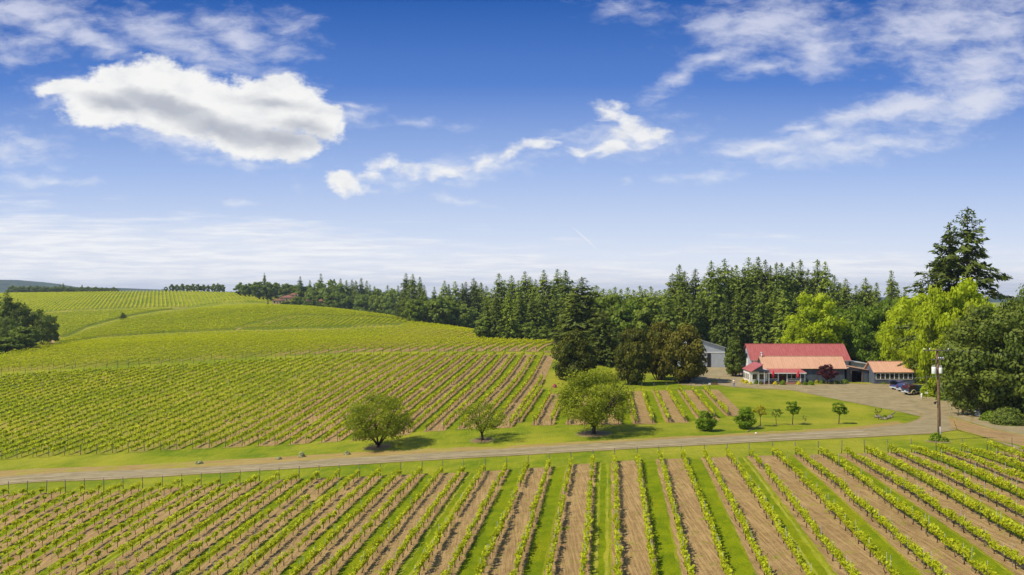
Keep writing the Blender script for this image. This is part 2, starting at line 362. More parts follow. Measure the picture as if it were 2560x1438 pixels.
def soilcol(t, g):
    flat = t.mapping(g, scale=(1, 1, 0.05))
    big = t.noise(flat, 0.12, 4, 0.6); mid = t.noise(flat, 1.2, 5, 0.65); fin = t.noise(flat, 7.0, 6, 0.8); til = t.noise(t.mapping(flat, rot=(0, 0, R(7)), scale=(9, 0.35, 1)), 0.7, 5, 0.65)
    c = t.mix(t.smooth(mid, 0.3, 0.7), (0.228, 0.146, 0.058), (0.350, 0.232, 0.098))
    c = t.mix(t.smooth(til, 0.42, 0.62, 0, 0.75), c, (0.46, 0.315, 0.140))
    c = t.mix(t.smooth(big, 0.45, 0.75, 0, 0.5), c, (0.21, 0.128, 0.062))
    c = t.mix(t.smooth(fin, 0.50, 0.80, 0, 0.7), c, (0.105, 0.063, 0.028))
    return c, t.math('ADD', t.math('MULTIPLY', fin, 1.2), til)
M = {}
M['grass'] = mat('mown_grass', lambda t, g, o: grasscol(t, g), 0.9, bump=0.7, bd=0.12, spec=0.1)
def _strip(t, g, o):
    # soil strip whose rim breaks into grass; attribute 'rim' is 0 at the edge and 1 inside
    rim = t.node('ShaderNodeAttribute', attribute_name='rim').outputs['Fac']
    n = t.math('ADD', t.math('MULTIPLY', t.noise(g, 2.2, 6, 0.75), 0.75), t.math('MULTIPLY', t.noise(g, 0.35, 3, 0.6), 0.25))
    f = t.smooth(t.math('ADD', rim, t.math('MULTIPLY', t.math('SUBTRACT', n, 0.5), 2.2)), 0.25, 0.6)
    f = t.math('MULTIPLY', f, t.smooth(t.noise(g, 0.9, 7, 0.75), 0.34, 0.44))
    a, ha = grasscol(t, g); b, hb = soilcol(t, g)
    return t.mix(f, a, b), t.math('ADD', t.math('MULTIPLY', ha, 0.4), hb)
M['soil'] = mat('tilled_soil', _strip, 0.95, bump=0.8, bd=0.12, spec=0.1)
def _strip_far(t, g, o):
    rim = t.node('ShaderNodeAttribute', attribute_name='rim').outputs['Fac']
    n = t.noise(g, 0.5, 5, 0.7); f = t.smooth(t.math('ADD', rim, t.math('MULTIPLY', t.math('SUBTRACT', n, 0.5), 2.6)), 0.35, 0.8)
    a, ha = grasscol(t, g); b, hb = soilcol(t, g)
    return t.mix(f, t.mix(0.5, a, (0.10, 0.15, 0.01)), t.mix(0.30, t.mix(0.5, b, (0.12, 0.085, 0.03)), (0.08, 0.12, 0.01)))
M['soil_far'] = mat('hill_soil', _strip_far, 0.95, spec=0.1)
def _gravel(t, g, o):
    flat = t.mapping(g, scale=(1, 1, 0.05)); rim = t.node('ShaderNodeAttribute', attribute_name='rim').outputs['Fac']
    mid = t.noise(flat, 0.5, 5, 0.65); fin = t.noise(flat, 11, 5, 0.8); tr = t.noise(t.mapping(flat, rot=(0, 0, R(4)), scale=(0.12, 2.4, 1)), 0.8, 5, 0.6)
    c = t.mix(t.smooth(mid, 0.35, 0.65), (0.220, 0.176, 0.088), (0.305, 0.248, 0.132)); c = t.mix(t.smooth(tr, 0.45, 0.7, 0, 0.6), c, (0.42, 0.345, 0.21))
    c = t.mix(t.smooth(fin, 0.5, 0.75, 0, 0.55), c, (0.16, 0.13, 0.075))
    e = t.smooth(t.math('ADD', rim, t.math('MULTIPLY', t.math('SUBTRACT', t.noise(g, 1.3, 6, 0.75), 0.5), 1.6)), 0.3, 0.6)
    return t.mix(e, t.mix(t.smooth(mid, 0.4, 0.6), (0.24, 0.20, 0.06), (0.29, 0.19, 0.10)), c), fin
M['gravel'] = mat('gravel', _gravel, 0.95, bump=0.6, bd=0.05, spec=0.15)
def _verge(t, g, o):
    rim = t.node('ShaderNodeAttribute', attribute_name='rim').outputs['Fac']
    st = t.noise(t.mapping(g, scale=(0.25, 1.2, 1)), 1.0, 6, 0.7); mid = t.noise(g, 0.2, 4, 0.6); fin = t.noise(g, 6, 5, 0.8)
    c = t.mix(t.smooth(st, 0.35, 0.65), (0.31, 0.20, 0.070), (0.36, 0.27, 0.09)); c = t.mix(t.smooth(mid, 0.48, 0.68, 0, 0.8), c, (0.28, 0.28, 0.025)); c = t.mix(t.smooth(fin, 0.5, 0.75, 0, 0.5), c, (0.15, 0.11, 0.04))
    a, ha = grasscol(t, g)
    e = t.smooth(t.math('ADD', rim, t.math('MULTIPLY', t.math('SUBTRACT', st, 0.5), 2.4)), 0.2, 0.7)
    return t.mix(e, a, c), fin
M['verge'] = mat('dry_verge', _verge, 0.95, bump=0.8, bd=0.12, spec=0.1)
M['dirt'] = mat('track_dirt', lambda t, g, o: (t.mix(t.smooth(t.math('ADD', t.node('ShaderNodeAttribute', attribute_name='rim').outputs['Fac'], t.math('MULTIPLY', t.math('SUBTRACT', t.noise(g, .7, 6, .75), .5), 2.2)), .2, .65), grasscol(t, g)[0], soilcol(t, g)[0]), soilcol(t, g)[1]), 0.95, bump=.6, bd=.08, spec=.1)
M['vine'] = leafmat('vine_leaves', (0.17, 0.230, 0.005), (0.58, 0.60, 0.018), (0.46, 0.48, 0.012), 0.42, 0.3)
M['vine_far'] = leafmat('hill_vine_leaves', (0.135, 0.185, 0.005), (0.59, 0.60, 0.008), (0.44, 0.49, 0.008), 0.38, 0.02)
M['bark'] = plain('bark', (0.060, 0.045, 0.032), 0.9, 0.4, 6, spec=0.1)
M['vinewood'] = plain('vine_wood', (0.085, 0.060, 0.040), 0.9, 0.4, 9, spec=0.1)
M['post'] = plain('weathered_post', (0.13, 0.115, 0.095), 0.85, 0.3, 5)
M['steel'] = plain('steel_stake', (0.33, 0.33, 0.31), 0.5, 0.15, 5)
M['maple'] = leafmat('bronze_maple_leaves', (0.036, 0.056, 0.006), (0.155, 0.160, 0.010), (0.190, 0.145, 0.010), 0.25)
M['fir'] = leafmat('fir_needles', (0.065, 0.105, 0.014), (0.215, 0.275, 0.030), (0.190, 0.215, 0.024), 0.2)
M['firlight'] = leafmat('light_fir_needles', (0.085, 0.135, 0.014), (0.29, 0.36, 0.035), (0.24, 0.30, 0.028), 0.25)
M['firdark'] = leafmat('dark_fir_needles', (0.036, 0.060, 0.008), (0.130, 0.168, 0.022), (0.115, 0.135, 0.018), 0.18)
M['firblue'] = leafmat('blue_fir_needles', (0.060, 0.098, 0.014), (0.190, 0.245, 0.028), (0.165, 0.200, 0.022), 0.2)
M['lime'] = leafmat('lime_leaves', (0.17, 0.24, 0.004), (0.50, 0.58, 0.008), (0.40, 0.46, 0.006), 0.45)
M['green'] = leafmat('green_leaves', (0.075, 0.130, 0.008), (0.21, 0.30, 0.016), (0.17, 0.23, 0.012), 0.35)
M['far_green'] = leafmat('wood_leaves', (0.08, 0.125, 0.012), (0.23, 0.29, 0.030), (0.18, 0.23, 0.02), 0.27)
M['oak'] = leafmat('oak_leaves', (0.062, 0.100, 0.012), (0.190, 0.235, 0.028), (0.16, 0.185, 0.018), 0.27)
M['orchard'] = leafmat('walnut_leaves', (0.11, 0.155, 0.008), (0.36, 0.39, 0.018), (0.39, 0.35, 0.016), 0.38)
M['willow'] = leafmat('willow_leaves', (0.15, 0.185, 0.015), (0.31, 0.35, 0.035), (0.26, 0.28, 0.03), 0.38)
M['shrub'] = leafmat('shrub_leaves', (0.09, 0.17, 0.004), (0.26, 0.36, 0.010), (0.20, 0.28, 0.008), 0.38)
M['sage'] = leafmat('pale_weed', (0.30, 0.31, 0.14), (0.50, 0.50, 0.28), (0.45, 0.42, 0.2), 0.3)
M['gold'] = leafmat('golden_leaves', (0.20, 0.19, 0.01), (0.50, 0.46, 0.02), (0.42, 0.36, 0.02), 0.4)
M['purple'] = leafmat('purple_leaves', (0.040, 0.008, 0.014), (0.13, 0.028, 0.035), (0.10, 0.02, 0.03), 0.25)
M['yellowf'] = leafmat('yellow_flowers', (0.42, 0.36, 0.01), (0.80, 0.70, 0.02), (0.7, 0.6, 0.02), 0.3)
M['pinkf'] = leafmat('pink_flowers', (0.45, 0.10, 0.12), (0.75, 0.25, 0.25), (0.6, 0.15, 0.2), 0.3)

# ------------------------------------------------------------------ ground sheets
ys = np.concatenate([np.linspace(-70, 28, 40), np.exp(np.linspace(math.log(30), math.log(1250), 520)), np.exp(np.linspace(math.log(1300), math.log(6500), 30))])
aa = np.linspace(-1.25, 1.25, 420)
Yg, Ag = np.meshgrid(ys, aa, indexing='ij'); Xg = Ag*(Yg+Y0)
Zg = HZ(Xg, Yg)
far = np.clip((Yg-2500)/4000, 0, 1); Zg = Zg*(1-far)+(-60)*far
struct(obj('ground', gridmesh('ground', np.stack([Xg, Yg, Zg], -1)[:, ::1], M['grass'])))

def ribbon(name, A, B, mat_, off, cross=8, step=1.0, rimw=0.6):
    """sheet between two photo polylines laid on the ground"""
    def dens(L):
        L = np.array(L, float); d = np.concatenate([[0], np.cumsum(np.linalg.norm(np.diff(L, axis=0), axis=1))]); return L, d/d[-1], d[-1]
    A, ta, la = dens(A); B, tb, lb = dens(B); n = int(max(la, lb)/step)+2; tt = np.linspace(0, 1, n)
    # Catmull-like smoothing through dense resampling
    def smooth(L, t0):
        x = np.interp(tt, t0, L[:, 0]); y = np.interp(tt, t0, L[:, 1]); k = max(3, int(4/step)) | 1
        ker = np.hanning(k+2)[1:-1]; ker /= ker.sum()
        f = lambda q: np.convolve(np.concatenate([2*q[0]-q[k//2:0:-1], q, 2*q[-1]-q[-2:-k//2-1:-1]]), ker, 'valid')
        return np.stack([f(x), f(y)], 1)
    a = smooth(A, ta); b = smooth(B, tb); w = np.linspace(0, 1, cross+1)[None, :, None]
    P2 = a[:, None]*(1-w)+b[:, None]*w; Z = HZ(P2[..., 0], P2[..., 1])+off
    wid = np.linalg.norm(a-b, axis=1)[:, None]; e = np.minimum(w[..., 0], 1-w[..., 0])*wid/rimw
    rim = np.clip(e, 0, 1)
    return gridmesh(name, np.concatenate([P2, Z[..., None]], -1), mat_, {'rim': rim})
def gl(L): return [G(*p) for p in L]
# road: upper and lower edge as seen
RU = [(-400,1222),(-150,1204),(0,1193),(250,1178),(500,1168),(750,1153),(1000,1137),(1280,1121),(1537,1106),(1800,1093),(2000,1081),(2150,1073),(2260,1060),(2300,1046),(2300,1032)]
RL = [(-400,1246),(-150,1227),(0,1214),(250,1201),(500,1186),(750,1172),(1000,1156),(1280,1140),(1537,1126),(1800,1112),(2000,1101),(2180,1093),(2330,1086),(2420,1072),(2440,1030)]
struct(obj('road', ribbon('road', gl(RU), gl(RL), M['gravel'], 0.045, 10, 1.0, 0.7)))
def lerp(A, B, f):
    A = np.array(A, float); B = np.array(B, float); q = np.linspace(0, 1, 60); ta = np.linspace(0, 1, len(A)); tb = np.linspace(0, 1, len(B))
    xs_ = np.interp(q, ta, A[:, 0]); xb_ = np.interp(q, tb, B[:, 0]); ya = np.interp(q, ta, A[:, 1]); yb = np.interp(q, tb, B[:, 1])
    return [(x0*(1-f)+x1*f, y0*(1-f)+y1*f) for x0, x1, y0, y1 in zip(xs_, xb_, ya, yb)]
def _wt(t, g, o):
    rim = t.node('ShaderNodeAttribute', attribute_name='rim').outputs['Fac']; n = t.noise(t.mapping(g, scale=(.3, 1, 1)), 1.0, 6, 0.75); fin = t.noise(g, 9, 4, .8)
    c0 = t.mix(t.smooth(fin, .45, .75, 0, .5), (0.255, 0.212, 0.125), (0.14, 0.115, 0.07)); f = t.smooth(t.math('ADD', rim, t.math('MULTIPLY', t.math('SUBTRACT', n, .5), 2.5)), .4, 1.0)
    return t.mix(t.math('MULTIPLY', f, .8), c0, t.mix(n, (0.36, 0.30, 0.185), (0.50, 0.42, 0.27))), fin
M['wheeltrack'] = mat('pale_wheel_track', _wt, .95, bump=.4, bd=.04, spec=.1)
for f0, f1 in ((.24, .38), (.60, .76)): struct(obj('wheel_track', ribbon('wheel_track', gl(lerp(RU[:12], RL[:12], f0)), gl(lerp(RU[:12], RL[:12], f1)), M['wheeltrack'], 0.062, 4, 1.0, 0.4)))
# dry verge along the uphill side of the road
VU = [(-400,1195),(-150,1183),(0,1176),(250,1166),(430,1156),(600,1146),(750,1138),(1000,1125),(1280,1112),(1537,1099),(1800,1086),(2000,1074),(2150,1066),(2240,1052)]
struct(obj('verge', ribbon('verge', gl(VU), gl([(x, y+1.5) for x, y in RU[:12]]+[(2262,1061)]), M['verge'], 0.022, 6, 1.0, 1.2)))
# gravel yard in front of the winery
YU = [(1700,962),(1745,905),(1800,905),(1850,930),(1860,952),(1900,962),(2000,964),(2100,958),(2200,960),(2300,962),(2420,990),(2470,1010),(2560,1035),(2700,1060)]
YLo = [(1745,966),(1790,962),(1830,968),(1900,973),(1980,976),(2060,983),(2130,990),(2200,1004),(2260,1020),(2300,1034),(2330,1045),(2400,1070),(2480,1100),(2560,1132)]
struct(obj('yard', ribbon('yard', gl(YU), gl(YLo), M['gravel'], 0.034, 24, 1.0, 0.8)))
# dirt track leaving to the right
struct(obj('track', ribbon('track', gl([(2370,1040),(2430,1058),(2500,1076),(2600,1096),(2750,1122)]), gl([(2380,1072),(2430,1086),(2480,1100),(2560,1120),(2700,1148)]), M['dirt'], 0.055, 8, 1.0, 1.0)))

# ------------------------------------------------------------------ vine rows
TH = math.atan(0.1225)
rd = np.array([math.sin(TH), math.cos(TH)]); rn = np.array([math.cos(TH), -math.sin(TH)])
SP = 2.5
def clip_rows(poly, phase, rd_=rd, rn_=rn, sp=SP):
    """rows of a field polygon (ground coords): list of (k, n, t0, t1)"""
    poly = np.array(poly); n = poly@rn_; s_ = poly@rd_; out = []
    for k in range(math.ceil((n.min()-phase)/sp), math.floor((n.max()-phase)/sp)+1):
        c_ = phase+k*sp; xs = []
        for i in range(len(poly)):
            j = (i+1) % len(poly)
            if (n[i]-c_)*(n[j]-c_) < 0: xs.append(s_[i]+(s_[j]-s_[i])*(c_-n[i])/(n[j]-n[i]))
        xs.sort()
        for a, b in zip(xs[::2], xs[1::2]):
            if b-a > 3: out.append((k, c_, a, b))
    return out
def rpt(n, s_, rd_=rd, rn_=rn): return rn_*n + rd_*s_
fe = gl([(-260,1250),(0,1238),(450,1219),(900,1194),(1537,1155),(1900,1141),(2300,1132),(2513,1131),(2700,1131)])
B1 = fe + [(72, 30), (-75, 30), (-95, 60)]
ph1 = float(np.array(G(1537, 1155))@rn)+0.013
me_ = gl([(-260,1163),(32,1146),(255,1134),(488,1121),(684,1112),(888,1100),(1027,1081),(1110,1073),(1275,1067),(1310,1065)])
mf_ = gl([(1372,889),(1130,887),(900,890),(600,905),(450,915),(200,930),(0,941),(-260,952)])
ph2 = float(np.array(G(1275.5, 1067))@rn)+0.013
B2 = me_+mf_
B3a = gl([(1296,1064),(1400,1061),(1480,1061),(1560,1061),(1702,1055),(1749,1050),(1800,1044),(1845,1034)])
B3b = gl([(1786,974),(1700,975),(1590,978),(1450,985),(1362,985),(1352,968),(1330,968)])
B3 = B3a+B3b
ph3 = float(np.array(G(1749, 1048))@rn)+0.013
L1 = [(60,874),(90,867),(250,847),(450,834),(600,828),(720,827),(850,823),(1000,816),(1130,815)]
B4 = gl([(-260,942),(0,929),(200,918),(450,904),(600,894),(900,880),(1130,879),(1365,881)])+[at(1389,268), at(1387,300), at(1300,318), at(1210,350)]+gl([(x, y+3.2) for x, y in L1[::-1]])+gl([(0,893),(-60,905),(-260,925)])
DG = [(590,824),(650,811),(742,792),(860,796),(1000,803)]
B5a = gl([(x, y-3.2) for x, y in L1[4:]])+[at(1180,400)]+gl(DG[::-1])
L2 = [(112,866),(150,851),(215,827),(300,801),(360,789),(430,780),(480,774),(560,764),(640,763)]
B5 = gl([(x, y-3.2) for x, y in L1[1:5]])+gl([(x-4, y-3) for x, y in DG])+[at(1110,400), at(1000,500), at(850,585), at(720,630), at(680,640)]+gl([(x, y+2) for x, y in L2[::-1]])
L3 = [(110,783),(200,778),(300,774),(400,771),(470,770)]
B6 = gl([(152,846),(215,818),(300,795),(400,777),(440,774)])+gl([(x, y+2.5) for x, y in L3[:4][::-1]])+[at(90,560), at(120,420)]
B7 = gl([(60,786)]+[(x, y-2.5) for x, y in L3]+[(560,757),(660,757)])+[at(690,720), at(600,770), at(500,805), at(400,812), at(200,860), at(20,910), at(-60,900), at(-60,700)]
rows1 = clip_rows(B1, ph1); rows2 = clip_rows(B2, ph2); rows3 = clip_rows(B3, ph3); rows4 = clip_rows(B4, ph2)
def dirv(deg): a = R(deg); return np.array([math.sin(a), math.cos(a)]), np.array([math.cos(a), -math.sin(a)])
d5, n5 = dirv(14); d6, n6 = dirv(-62); d7, n7 = dirv(-24)
da, na = dirv(-4); rows5 = clip_rows(B5, 0, d5, n5, 2.7); rows5a = clip_rows(B5a, 0, da, na, 2.6); rows6 = clip_rows(B6, 0, d6, n6, 2.7); rows7 = clip_rows(B7, 0, d7, n7, 3.2)

# soil: tilled alleys, and bare bands under the vines
def strips(name, jobs, mat_, off, step):
    Vs = []; Rm = []; Q = []; base_ = 0
    for (n0, n1, a, b, rd_, rn_) in jobs:
        m_ = max(2, int((b-a)/step)+1); ss = np.linspace(a, b, m_)
        w = n1-n0; off_ = np.array([0, 0.22, w-0.22, w]) if w > 0.5 else np.array([0, w*0.4, w*0.6, w])
        rim = np.array([0, 1, 1, 0.])
        jit = RNG.normal(0, 0.05, (m_, 2))
        nn = n0+off_[None, :]+np.stack([jit[:, 0], 0*jit[:, 0], 0*jit[:, 0], jit[:, 1]], 1)
        P2 = rn_[None, None]*nn[..., None]+rd_[None, None]*(ss[:, None, None])
        Vs.append(P2.reshape(-1, 2)); r_ = np.broadcast_to(rim, (m_, 4)).copy()*(1 if n0+a*0 > -60 and True else 1); yy0 = P2[..., 1].mean(); xx0 = P2[..., 0].mean(); r_ *= (1-0.68*min(1, max(0, (-xx0-8)/45))) if yy0 > 112 else 1; r_[0] *= 0.4; r_[-1] *= 0.4; Rm.append(r_.ravel())
        idx = np.arange(m_*4).reshape(m_, 4)+base_
        Q.append(np.stack([idx[:-1, :-1], idx[:-1, 1:], idx[1:, 1:], idx[1:, :-1]], -1).reshape(-1, 4)); base_ += m_*4
    V2 = np.concatenate(Vs); V = np.column_stack([V2, HZ(V2[:, 0], V2[:, 1])+off]); q = np.concatenate(Q); rm = np.concatenate(Rm)
    me = bpy.data.meshes.new(name); me.vertices.add(len(V)); me.vertices.foreach_set('co', V.astype(np.float32).ravel())
    me.loops.add(q.size); me.loops.foreach_set('vertex_index', q.astype(np.int32).ravel()); me.polygons.add(len(q))
    me.polygons.foreach_set('loop_start', np.arange(0, q.size, 4, dtype=np.int32)); me.materials.append(mat_)
    me.polygons.foreach_set('use_smooth', np.ones(len(q), bool)); me.update(calc_edges=True)
    a_ = me.attributes.new('rim', 'FLOAT', 'POINT'); a_.data.foreach_set('value', rm.astype(np.float32))
    return struct(obj(name, me))
def alley_jobs(rows, par, ext0, ext1, rd_=rd, rn_=rn, band=0.52):
    J = []; D_ = {}
    for (k, c_, a, b) in rows: D_.setdefault(k, []).append((c_, a, b))
    for k, L in D_.items():
        for (c_, a, b) in L:
            tilled_right = (k+par) % 2 == 0
            nb = D_.get(k+1)
            if tilled_right:
                e0, e1 = (a, b)
                J.append((c_-band, c_+SP+band, a-ext0, b+ext1, rd_, rn_))
            elif (k-1) not in D_: J.append((c_-band, c_+band, a-ext0, b+ext1, rd_, rn_))
    return J
strips('soil', alley_jobs(rows1, 0, 0.0, 0.3)+alley_jobs(rows2, 1, 0.8, 0.3)+alley_jobs(rows3, 0, 0.6, 0.3), M['soil'], 0.03, 0.8)
def _rut(t, g, o):
    rim = t.node('ShaderNodeAttribute', attribute_name='rim').outputs['Fac']; a, ha = grasscol(t, g)
    f = t.smooth(t.math('ADD', t.math('MULTIPLY', rim, .8), t.math('MULTIPLY', t.math('SUBTRACT', t.noise(t.mapping(g, scale=(1, .25, 1)), 1.1, 6, 0.75), 0.62), 3.0)), 0.1, 0.9)
    return t.mix(t.math('MULTIPLY', f, .75), a, (0.36, 0.34, 0.075)), ha
def _alley(t, g, o):
    rim = t.node('ShaderNodeAttribute', attribute_name='rim').outputs['Fac']; a, ha = grasscol(t, g); n = t.noise(g, .5, 6, .7); fin = t.noise(g, 6, 5, .8)
    c = t.mix(t.smooth(n, .35, .65), (0.125, 0.180, 0.002), (0.215, 0.262, 0.003)); c = t.mix(t.smooth(t.noise(g, .12, 4, .6), .5, .7, 0, .6), c, (0.27, 0.27, 0.005)); c = t.mix(t.smooth(fin, .4, .7, 0, .55), c, (0.075, 0.110, 0.002))
    return t.mix(t.smooth(t.math('ADD', rim, t.math('MULTIPLY', t.math('SUBTRACT', n, .5), 1.5)), .3, .7), a, c), fin
M['alley'] = mat('alley_grass', _alley, 0.95, bump=.8, bd=.15, spec=.08)
_done = set()
def gj(rows, par):
    D_ = {k for k, *_ in rows}; return [(c_+.50, c_+SP-.50, a+.3, b-.1, rd, rn) for k, c_, a, b in rows if (k+par) % 2 == 1 and k+1 in D_]
strips('alley_grass', gj(rows1, 0)+gj(rows2, 1)+gj(rows3, 0)+gj(rows4, 1), M['alley'], 0.012, 1.0)
M['rut'] = mat('worn_grass', _rut, 0.95, bump=.5, bd=.1, spec=.1)
strips('wheel_ruts', [(c_+SP*q-.17, c_+SP*q+.17, a, b-.2, rd, rn) for k, c_, a, b in rows1 if k % 2 and k % 3 == 2 for q in (.33, .67)], M['rut'], 0.024, 0.8)
strips('upper_soil', alley_jobs(rows4, 1, 0.8, 0.3), M['soil'], 0.06, 2.0)
strips('hill_soil', [(c_+0.4, c_+2.3, a, b, d5, n5) for k, c_, a, b in rows5]+[(c_+0.4, c_+2.2, a, b, da, na) for k, c_, a, b in rows5a]+[(c_+0.4, c_+2.3, a, b, d6, n6) for k, c_, a, b in rows6], M['soil_far'], 0.05, 3.0)
_hd = lambda t, g, o: t.mix(t.smooth(t.noise(g, 0.15, 5, 0.7), 0.38, 0.62), (0.20, 0.16, 0.045), (0.40, 0.28, 0.12))
M['hill_dirt'] = mat('hill_dirt', lambda t, g, o: (_hd(t, g, o), None), 0.95, spec=.1)
def track(name, L, w0, w1, m_='hill_dirt'): struct(obj(name, ribbon(name, gl([(x, y-w0) for x, y in L]), gl([(x, y+w1) for x, y in L]), M[m_], 0.08, 5, 3.0, 1.0)))
track('hill_path', L2[:8], 1.0, 1.3); track('hill_path', L3, .7, .7); track('hill_path', L1, .9, 1.1); track('hill_path', DG[:3], 1.0, 1.4); track('hill_path', L2[7:], .5, .6); track('hill_path', [(78,880),(100,869),(118,860),(140,850),(150,845)], 5, 4)

# vines: models for the nearest ones
def vine_mesh(seed, n=120, full=1.0):
    rng = np.random.default_rng(seed)
    tr = MB(); h = rng.uniform(0.62, 0.74); bx, by = rng.normal(0, 0.05, 2)
    tr.tube([(0, 0, -0.05), (bx, by*2, h*0.5), (bx*0.3, by, h)], [0.040, 0.030, 0.034], 6)
    tr.tube([(bx*.3, by, h-0.02), (0.02, 0.30, h+0.08), (0, 0.68, h+0.07)], [0.028, 0.02, 0.012], 5)
    tr.tube([(bx*.3, by, h-0.02), (-0.02, -0.30, h+0.08), (0, -0.68, h+0.07)], [0.028, 0.02, 0.012], 5)
    tm = tr.build('trunk', M['vinewood'], link=False)
    # shoots rise from the arms, leaves along them
    C_ = []; T_ = []
    ns = int(22*full)
    for i in range(ns):
        y = np.clip(rng.normal(0, 0.36), -0.78, 0.78) if full < 0.9 else rng.uniform(-0.84, 0.84)
        L = rng.uniform(0.32, 0.62)*(1.15-0.45*abs(y)/0.78); lean = rng.normal(0, 0.16, 2); m_ = max(4, int(n/ns))
        s_ = rng.uniform(0.0, 1, m_)
        P_ = np.stack([rng.normal(0, 0.055, m_)+lean[0]*s_*.8, y+lean[1]*s_+rng.normal(0, 0.06, m_), h-0.10+s_*L+rng.normal(0, 0.04, m_)], 1)
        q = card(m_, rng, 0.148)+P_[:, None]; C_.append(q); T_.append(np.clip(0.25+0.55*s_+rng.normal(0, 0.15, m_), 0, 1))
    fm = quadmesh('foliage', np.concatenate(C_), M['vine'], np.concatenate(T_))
    sm_ = MB().tube([(0.05, 0.03, -0.05), (0.05, 0.03, 1.42)], 0.014, 4).build('stake', M['steel'], link=False)
    return tm, fm, sm_
VM = [vine_mesh(s, 280, 1.0) for s in range(6)] + [vine_mesh(20+s, 100, 0.6) for s in range(4)]
cand = []
def alive(x, y):   # vigour of the vines over the slope: weaker to the lower left
    return 0.5+0.5*math.tanh((x+22)/18)
for (rows, blk) in ((rows1, 1), (rows2, 2), (rows3, 3)):
    for (k, c_, a, b) in rows:
        s_ = b-0.55 if blk == 1 else a+0.5
        m_ = int((b-a-0.6)/1.5)
        for i in range(m_):
            q = rpt(c_, s_-1.5*i if blk == 1 else s_+1.5*i)
            cand.append((q[0], q[1], k, blk, i))
CA = np.array([(c_[0], c_[1]) for c_ in cand]); CZ = HZ(CA[:, 0], CA[:, 1])
cpx = CX+F*CA[:, 0]/CA[:, 1]; cpy = HY-F*(CZ+0.7-CH)/CA[:, 1]
vis = (cpx > -5) & (cpx < 2565) & (cpy < 1445) & (CA[:, 1] > 20)
order = np.argsort(np.where(vis, CA[:, 1], 1e9)); near = set(order[:300].tolist())
# labels: rows counted from the right, vines counted from the bottom of the photo
byrow = {}
for i in near: byrow.setdefault(cand[i][2], []).append(i)
lab = {}
for rk, k in enumerate(sorted(byrow, reverse=True)):
    L = sorted(byrow[k], key=lambda i: CA[i, 1])
    for j, i in enumerate(L):
        lab[i] = f"green grapevine, {ordw(j+1)} from the bottom edge in the {ordw(rk+1)} vine row from the right"
Cf = []; Tf = []; Ct = []
rgv = np.random.default_rng(3)
for i, (x, y, k, blk, q_) in enumerate(cand):
    vig = alive(x, y) if blk == 1 else (0.95 if blk == 3 else 0.6+0.4*math.tanh((x+60)/30))
    weak = rgv.random() > vig*0.75+0.25
    if rgv.random() < 0.03: 
        if i not in near: continue
    v_ = int(rgv.integers(6, 10)) if weak else int(rgv.integers(0, 6)); rz = -TH+(math.pi if rgv.random() < .5 else 0)+rgv.normal(0, 0.04); sc = rgv.uniform(0.82, 1.14)*(0.88 if weak else 1)*(1+.07*math.sin(x*.31+k)*math.sin(y*.23+1.7*k))
    x += rgv.normal(0, 0.04); y += rgv.normal(0, 0.06)
    if i in near:
        o = thing('grapevine', lab[i], 'grapevine', (x, y, CZ[i]), rz, 'grapevines nearest the camera in the foreground field'); o.scale = (sc, sc, sc)
        tm, fm, sm_ = VM[v_]
        obj('trunk', tm, o); obj('foliage', fm, o)
        if cand[i][4] % 2 == 0 or weak: obj('stake', sm_, o)
    else:
        # merged: leaves and a trunk, fewer and larger leaves with distance
        n = 90 if y < 100 and blk == 1 else (44 if y < 150 else 32)
        if weak: n = int(n*0.6)
        if y < 40 : n = 30
        ls = (0.158 if blk == 1 else 0.172)*math.sqrt(125/n)
        spread = 0.36 if weak else 0.5
        yy_ = np.clip(rgv.normal(0, spread, n), -0.8, 0.8) if weak else rgv.uniform(-0.78, 0.78, n)
        s_ = rgv.uniform(0, 1, n)
        P_ = np.stack([rgv.normal(0, 0.10, n), yy_, 0.58+s_*(0.55-0.2*np.abs(yy_))], 1)*sc
        c1, s1 = math.cos(rz), math.sin(rz); q = card(n, rgv, ls)+P_[:, None]
        q = np.stack([q[..., 0]*c1-q[..., 1]*s1+x, q[..., 0]*s1+q[..., 1]*c1+y, q[..., 2]+CZ[i]], -1)
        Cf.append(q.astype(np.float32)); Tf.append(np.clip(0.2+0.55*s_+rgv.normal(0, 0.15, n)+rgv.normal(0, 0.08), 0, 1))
        w = 0.034; h = 0.72*sc; x1, y1 = x+rgv.normal(0, 0.05), y+rgv.normal(0, 0.08)
        for (ax, ay) in ((w, 0), (0, w)):
            Ct.append(np.array([(x-ax, y-ay, CZ[i]-.05), (x+ax, y+ay, CZ[i]-.05), (x1+ax, y1+ay, CZ[i]+h), (x1-ax, y1-ay, CZ[i]+h)], np.float32)[None])
        if not weak or q_ % 2:
            dxr, dyr = rd*0.7; z0 = CZ[i]+h
            Ct.append(np.array([(x1-dxr, y1-dyr, z0), (x1+dxr, y1+dyr, z0), (x1+dxr, y1+dyr, z0+.05), (x1-dxr, y1-dyr, z0+.05)], np.float32)[None])
